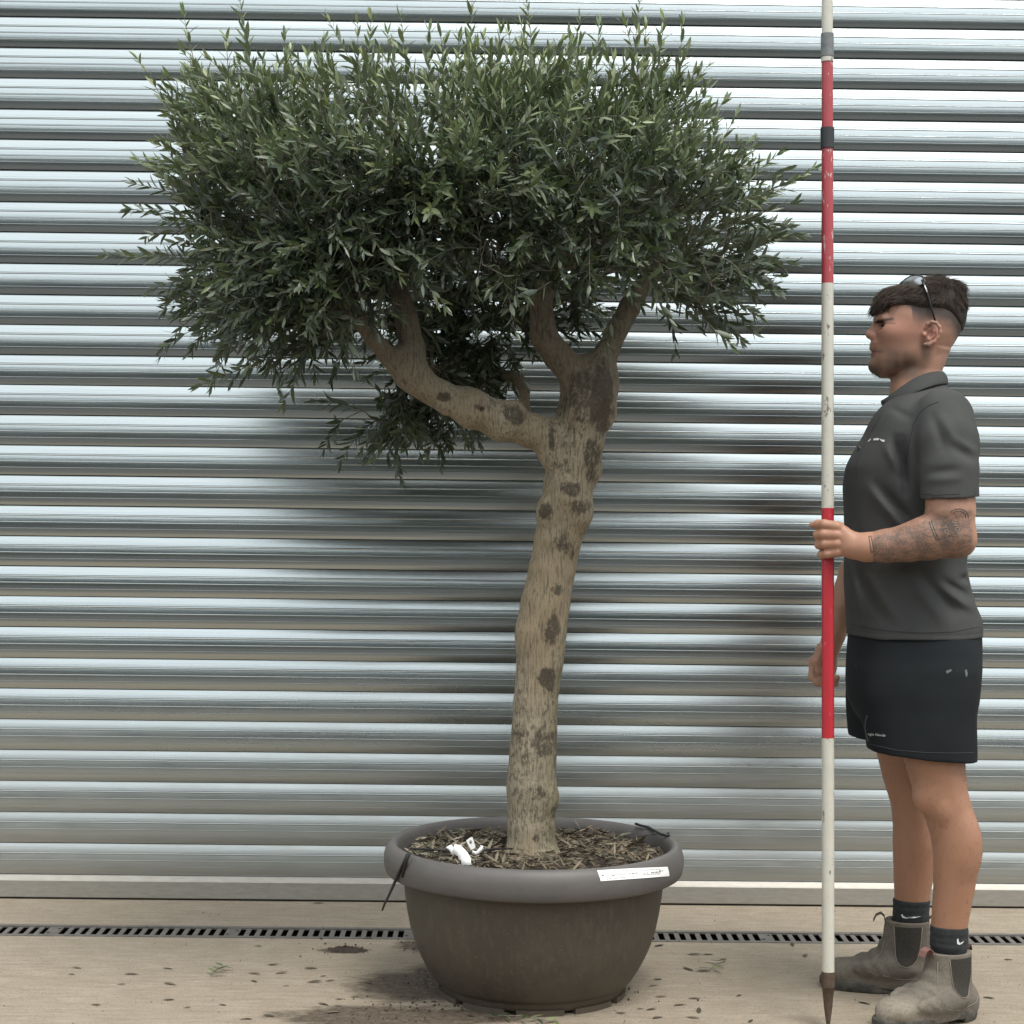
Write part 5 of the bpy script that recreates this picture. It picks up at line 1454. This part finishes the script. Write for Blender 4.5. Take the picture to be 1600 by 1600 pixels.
nr_ = np.array((-(pA[2] - pB[2]), 0, -(pB[0] - pA[0]))); nr_ = nr_ if nr_[2] < 0 else -nr_
st_.half(pA, nr_)
st_.disp(lambda x, y, z: .0042 * nW(x * 1.3 + 2, y, z * .7) + .0028 * nF(x, y, z * .6))
qv, qf = st_.mesh(); qv = relax(qv, qf, 2, .5)
t = NT('shorts_fabric'); vec = t.coord('Object'); wv1 = t.noise(vec, 1100, 2, .5); stn = t.noise(t.coord('Object', (1, 1, .7)), 26, 5, .65); rp = t.noise(vec, 7, 4)
c = t.ramp(rp, [(.3, (.0085, .0105, .0125)), (.7, (.013, .015, .017))])
c = t.mix(t.ramp(stn, [(.66, 0.0), (.78, .45)]), c, (.11, .11, .105))
t.set(Base_Color=c, Roughness=.85, Specular_IOR_Level=0.2); t.bump(wv1, .2, .0012); M_short = t.m
shorts = obj('shorts', qv, qf, M_short, person)
qbv = bvh_of(qv, qf)
text_on(qbv, 'ngin Nevde', 1356.5, 1148.6, 6.0, math.radians(5), M_thread, 'lettering', shorts, .0012)
mb = MB(); line_on(qbv, [(1360,1163),(1400,1172),(1445,1176),(1490,1177),(1522,1176)], .0008, mb, .0001); mb.build('hem_stitching', plain('shorts_seam', (.03, .033, .036), .9), shorts)
mb = MB(); line_on(qbv, [(1355,1118),(1352.5,1128),(1352,1138),(1354,1148),(1357,1158)], .0010, mb, .0004); mb.build('side_piping', plain('piping', (.10, .105, .11), .7), shorts)
for poly in ([(1507,1047),(1510,1046),(1512,1052),(1510.5,1058),(1508.5,1056)], [(1478,1048),(1487,1045.5),(1486,1049),(1479,1053)]):
    mb = MB(); patch_on(qbv, poly, .0008, mb)
    if mb.v: mb.build('stain', plain('chalk_mark', (.10, .105, .105), .9), shorts, False)

# ---------------------------------------------------------------- socks and boots
t = NT('sock'); rb = t.node('ShaderNodeTexWave', bands_direction='X'); rb.inputs['Scale'].default_value = 160; t.l.new(t.coord('Object'), rb.inputs['Vector']); nn_ = t.noise(t.coord('Object'), 60, 4)
t.set(Base_Color=t.ramp(nn_, [(.3, (.012, .014, .016)), (.7, (.028, .030, .032))]), Roughness=.95); t.bump(rb.outputs['Fac'], .35, .002); M_sock = t.m
sk = []
farz = Lp(1420, 1438, .105)[2]; nearz = Lp(1483, 1486, -.115)[2]
for tab, v_ in (([(1404,1395.5,1454,.041),(1420,1395,1452.5,.040),(1450,1394,1452,.0395),(1475,1392,1453,.040)], .105), ([(1446,1452.5,1513.5,.040),(1460,1453,1513,.0395),(1475,1452,1513,.0405),(1482,1453.5,1512,.039),(1510,1453,1513,.040)], -.115)):
    f = bounds((1380, 1520), (1525, 1395), v_ - .07, v_ + .07, .003); zs, xf, xb, w = rows(tab, v_); f.loft(zs, xf, xb, w, yc=v_, n=2.1, k=0)
    f.disp(lambda x, y, z: .0006 * np.sin(z * 420) + .0006 * nF(x, y, z) - .0025 * (z < (farz if v_ > 0 else nearz) + .004))
    v, q = f.mesh(); v = relax(v, q, 1, .5); sk.append((obj('sock', v, q, M_sock, person), bvh_of(v, q)))
M_logo = plain('sock_logo', (.62, .62, .62), .8)
mb = MB(); patch_on(sk[0][1], [(1408.5,1429),(1410.5,1428.4),(1411.5,1431),(1415,1432.8),(1424,1432.6),(1439,1431.8),(1428,1434.3),(1415,1434.8),(1410,1433.5)], .0012, mb); mb.build('logo', M_logo, sk[0][0], False)
mb = MB(); patch_on(sk[1][1], [(1495,1468),(1497,1466),(1497.6,1471),(1500,1473.2),(1506,1470.2),(1502.5,1474.4),(1498.5,1476.2),(1495.3,1474.5)], .0012, mb); mb.build('logo', M_logo, sk[1][0], False)

t = NT('boot_suede'); vec = t.coord('Object'); d1 = t.noise(vec, 16, 6, .7); d2 = t.noise(vec, 140, 4, .7); cA = t.attr('Col')
c = t.mix(t.ramp(d1, [(.38, 0.0), (.68, .5)]), cA, (.20, .172, .135)); c = t.mix(t.ramp(d2, [(.35, .4), (.55, 0.0)]), c, (.06, .05, .04))
t.set(Base_Color=c, Roughness=.93); t.bump(t.math('ADD', d1, d2), .3, .004); M_boot = t.m
t = NT('boot_sole'); d1 = t.noise(t.coord('Object'), 40, 5, .7); t.set(Base_Color=t.ramp(d1, [(.35, (.028, .026, .022)), (.7, (.105, .095, .08))]), Roughness=.85); M_sole = t.m
M_gore = plain('elastic', (.030, .026, .021), .95, 0, .3, 200); M_stitch = plain('stitch_thread', (.20, .18, .15), .8); M_tab = plain('tab_webbing', (.085, .055, .042), .9); M_tab2 = plain('tab_label', (.19, .095, .085), .8)
def boot(angle, ux, v_, dusty, label, topz):
    """profile boot built heel-to-toe along -x, then turned out by angle"""
    ca, sa = math.cos(angle), math.sin(angle)
    k_ = topz / .170
    f = Field((-.24, -.075, -.005), (.10, .075, .20), .0028)
    zs = np.array([.014, .026, .040, .052, .063, .078, .100, .130, .160, .172]) * k_
    f.loft(zs, [-.196, -.199, -.194, -.178, -.150, -.108, -.073, -.059, -.055, -.0555], [.064, .066, .065, .062, .058, .055, .052, .050, .0485, .049], [.047, .0495, .0495, .049, .048, .047, .0465, .0465, .0462, .046], n=2.25, k=0)
    f.ell((-.150, 0, .045 * k_), (.044, .046, .026), k=.014)
    f.ell((.045, 0, .045 * k_), (.03, .037, .04), k=.012)
    f.capsule((-.004, 0, .20 * k_), (-.004, 0, .178 * k_), .0405, .036, .003, op='cut')
    for s in (-1, 1): f.ell((-.055, s * .05, .062 * k_), (.07, .012, .018), k=.02)
    f.disp(lambda x, y, z: (.0028 * nW(x * 2, y * 2, z * 2 + ux * 9) + .0014 * nF(x, y, z + ux)) * np.where(z > .10, .25, 1) + .0016 * np.sin(x * 190 + z * 130 + 3 * nW(x, y, z)) * np.exp(-((x + .085) / .03)**2) * (z > .05))
    v, q = f.mesh(); v = relax(v, q, 1, .5)
    g_ = np.clip((-.10 - v[:, 0]) / .06, 0, 1) * np.clip((.085 - v[:, 2]) / .03, 0, 1) * dusty
    n_ = make_noise(14, 40, 200)(v[:, 0], v[:, 1], v[:, 2])
    c_ = np.tile(np.array((.098, .084, .068)) * (1 + .35 * dusty), (len(v), 1)) * (1 + .15 * n_)[:, None]
    c_ = c_ * (1 - .7 * g_)[:, None] + np.array((.30, .26, .205)) * (.7 * g_)[:, None]
    tr_ = lambda a: np.stack([a[:, 0] * ca - a[:, 1] * sa + ux, a[:, 0] * sa + a[:, 1] * ca + v_, a[:, 2]], 1)
    b = obj('boot', tr_(v), q, M_boot, person, True, c_); b['label'] = label
    v2, f2 = [], []
    # sole: tread block with raised arch in front of the heel
    so = Field((-.25, -.085, -.004), (.11, .085, .05), .0028)
    so.loft(np.array([0.0, .010, .020, .0265]), [-.200, -.206, -.207, -.204], [.068, .071, .071, .069], [.0485, .0515, .052, .0505], n=2.5, k=0)
    so.a = np.maximum(so.a, -so.a * 0 - .2)
    ax = [(np.arange(m) * so.h + o_).astype(np.float32) for m, o_ in zip(so.n, so.lo)]
    arch = np.maximum(np.abs(ax[0] + .012)[:, None, None] - .022, ax[2][None, None, :] - .010)
    so.a = np.maximum(so.a, -arch)
    waist = (np.abs(ax[1])[None, :, None] - (.052 - .010 * np.exp(-((ax[0] + .03) / .035)**2))[:, None, None]); so.a = np.maximum(so.a, waist)
    v2, f2 = so.mesh(); obj('sole', tr_(v2), f2, M_sole, b)
    bv = bvh_of(tr_(v), q)
    # elastic side panel and its stitching, on both flanks
    for s in (-1, 1):
        P, Q = [], []
        U = [(-.034,.172),(-.032,.150),(-.031,.125),(-.030,.105),(-.026,.091),(-.016,.082),(-.004,.079),(.010,.083),(.020,.094),(.025,.110),(.028,.130),(.030,.150),(.0315,.172)]
        def onside(x, z, o_):
            p0 = tr_(np.array([[x, s * .12, z * k_]]))[0]; d0 = tr_(np.array([[x, 0, z * k_]]))[0] - p0
            h_ = bv.ray_cast(Vector(p0), Vector(unit(d0))); 
            return None if h_[0] is None else np.array(h_[0]) - unit(d0) * o_
        out = [onside(x, z - .009, .0012) for x, z in U]; cen = [[onside(U[i][0] * w_ + U[len(U)-1-i][0] * (1 - w_), (U[i][1] * w_ + U[len(U)-1-i][1] * (1 - w_)) - .009, .0012) for w_ in (1, .75, .5, .25, 0)] for i in range(len(U) // 2 + 1)]
        if all(p is not None for r in cen for p in r):
            mb = MB(); vs = [p for r in cen for p in r]; fs = [(i*5+j, i*5+j+1, (i+1)*5+j+1, (i+1)*5+j) for i in range(len(cen) - 1) for j in range(4)]
            mb.add(vs, fs); mb.build('elastic_panel', M_gore, b)
        if all(p is not None for p in out):
            mb = MB(); mb.tube(out, .0009, 5); mb.build('stitching', M_stitch, b)
        ln2 = [onside(x, z, .0006) for x, z in ((-.052,.155),(-.055,.125),(-.062,.098),(-.080,.078),(-.078,.062),(-.055,.048),(-.02,.040),(.02,.040),(.045,.046),(.056,.06))]
        ln2 = [p for p in ln2 if p is not None]
        if len(ln2) > 3: mb = MB(); mb.tube(ln2, .0008, 5); mb.build('stitching', M_stitch, b)
    # pull tabs front and back
    for x0, dx, m_ in ((-.052, -1, M_tab if dusty < .5 else M_tab2), (.045, 1, M_tab)):
        mb = MB(); pts = [(x0, 0, .158), (x0 + dx * .003, 0, .178), (x0 + dx * .012, 0, .186), (x0 + dx * .024, 0, .180), (x0 + dx * .030, 0, .166)] if dx < 0 else [(x0, 0, .155), (x0 + .003, 0, .176), (x0 + .007, 0, .182), (x0 + .010, 0, .168)]
        vs, fs = strip([(a, b_, c2 * k_) for a, b_, c2 in pts], [(0, .011, 0)] * len(pts), .002); vs = tr_(np.array(vs)); mb.add(vs, fs); mb.build('pull_tab', m_, b, False)
    return b
farz = Lp(1420, 1438, .105)[2]; nearz = Lp(1483, 1486, -.115)[2]
boot(math.radians(2), Lp(1419, 1450, .105)[0], .105, 0.25, 'boot set flat in profile behind the pole', farz)
boot(math.radians(40), Lp(1484, 1480, -.115)[0], -.115, 1.0, 'dust-caked boot turned outward', nearz)

# ---------------------------------------------------------------- sunglasses pushed up on the hair
sg = empty('sunglasses', to_world(Lp(1420, 446, 0))); sg.rotation_euler = (0, 0, ANG); SO = Lp(1420, 446, 0)
tag(sg, 'black framed sunglasses pushed up on the hair above the forehead', 'sunglasses')
t = NT('lens'); t.set(Base_Color=(.42, .43, .44), Roughness=.15, Metallic=.8); M_lens = t.m
M_frame = plain('frame_plastic', (.010, .010, .011), .3)
for s in (-1, 1):
    ring = [(1404.5,447.5,.020),(1411,439.5,.024),(1420,434.3,.032),(1429,433.8,.046),(1435,437.5,.062),(1437.5,446,.074),(1433,450.5,.073),(1426,452.5,.064),(1417,453.0,.048),(1409,451.5,.032)]
    R3 = [turn(Lp(a, b, 0) + (0, s * c_, 0))[0] - SO for a, b, c_ in ring]; cen = sum(R3) / len(R3) + np.array((-.003, 0, .004))
    n_ = len(R3); mb = MB(); mb.add(R3 + [(p + cen) / 2 + np.array((-.002, 0, .003)) for p in R3] + [cen], [(i, (i+1) % n_, n_ + (i+1) % n_, n_ + i) for i in range(n_)] + [(n_ + i, n_ + (i+1) % n_, 2*n_) for i in range(n_)]); mb.build('lens', M_lens, sg)
    mb = MB(); mb.tube(R3 + R3[:2], .0023, 6); mb.build('rim', M_frame, sg)
    mb = MB(); mb.tube([turn(Lp(a, b, 0) + (0, s * c_, 0))[0] - SO for a, b, c_ in ((1433,443,.070),(1436,452,.0790),(1441,468,.0835),(1446,487,.0835),(1452.5,506,.0800))], [.0026, .0030, .0027, .0026, .0022], 7); tm = mb.build('temple', M_frame, sg)
    mb = MB(); mb.tube([turn(Lp(a, b, 0) + (0, s * c_, 0))[0] - SO for a, b, c_ in ((1436.2,452.5,.0810),(1439.3,462.5,.0860))], [.0016, .0016], 6); mb.build('badge', plain('badge', (.75, .75, .75), .4), tm)
mb = MB(); mb.tube([turn(Lp(1406, 446, 0) + (0, s_, 0))[0] - SO for s_ in (-.015, 0, .015)], .002, 6); mb.build('bridge', M_frame, sg)

# ---------------------------------------------------------------- measuring pole
pb = to_loc(G(1294, 1607)); ph = Lp(1293.3, 840, PV)
def pole_at(py):                                         # point on the pole's straight axis that shows at that picture row
    lo_, hi_ = -.2, 2.2
    for _ in range(50):
        m_ = (lo_ + hi_) / 2; q = pb * (1 - m_) + ph * m_; _, y_ = PX(q[None, :])
        if y_[0] > py: lo_ = m_
        else: hi_ = m_
    return pb * (1 - lo_) + ph * lo_
pole = empty('measuring_pole', to_world(pb)); pole.rotation_euler = (0, 0, ANG)
tag(pole, 'tall red and white banded measuring pole with a rusty pointed tip standing upright', 'measuring pole')
def paint_mat(name, c_, chip, sc, thr):
    t = NT(name); vec = t.coord('Object'); a = t.noise(t.coord('Object', (1, 1, .45)), sc, 5, .75); b = t.noise(vec, 30, 4); s_ = t.noise(vec, 240, 3)
    cc = t.mix(t.ramp(b, [(.3, 0.0), (.7, .3)]), c_, tuple(x * .72 for x in c_)); cc = t.mix(t.ramp(a, [(thr, 0.0), (thr + .03, 1.0)]), cc, chip); cc = t.mix(t.ramp(s_, [(.66, 0.0), (.74, .4)]), cc, (.2, .18, .15))
    t.set(Base_Color=cc, Roughness=.42); t.bump(a, .15, .001); return t.m
M_red = paint_mat('red_paint', (.42, .018, .03), (.62, .42, .38), 75, .645); M_white = paint_mat('white_paint', (.52, .50, .43), (.17, .15, .12), 55, .615)
M_red2 = paint_mat('faded_red_paint', (.36, .05, .06), (.55, .42, .40), 60, .60)
M_tape = plain('black_tape', (.018, .020, .022), .5, 0, .2, 90); M_grey = plain('grey_tape', (.14, .15, .15), .5, 0, .25, 60)
t = NT('rusty_tip'); a = t.noise(t.coord('Object'), 90, 5, .7); t.set(Base_Color=t.ramp(a, [(.3, (.055, .038, .028)), (.7, (.13, .085, .06))]), Roughness=.75, Metallic=.3); M_rust = t.m
RP = .0138
def seg(y0, y1, r0, r1, mat, name, n_=6):
    a, b = pole_at(y0) - pb, pole_at(y1) - pb; mb = MB(); mb.tube([a * (1 - i / n_) + b * i / n_ for i in range(n_ + 1)], list(np.linspace(r0, r1, n_ + 1)), 20); o = mb.build(name, mat, pole); return smooth_by_angle(o, 50)
seg(1519, 1153.2, RP, RP, M_white, 'white_band'); seg(1153.2, 794, RP, RP, M_red, 'red_band'); seg(794, 443, RP, RP * .97, M_white, 'white_band'); seg(443, 96, RP * .97, RP * .92, M_red2, 'red_band'); seg(97, -260, RP * .92, RP * .9, M_white, 'white_band')
seg(232, 200, RP * 1.12, RP * 1.12, M_tape, 'tape'); seg(89, 53, RP * 1.06, RP * 1.04, M_grey, 'tape'); seg(97, 90, RP * 1.03, RP * 1.03, M_white, 'collar')
a, b, c_, d = pole_at(1518) - pb, pole_at(1542) - pb, pole_at(1543) - pb, np.zeros(3)
mb = MB(); mb.tube([a, b, c_, c_ * .45, d], [RP * 1.05, RP * 1.06, RP * .97, RP * .62, .003], 18); smooth_by_angle(mb.build('steel_tip', M_rust, pole), 40)
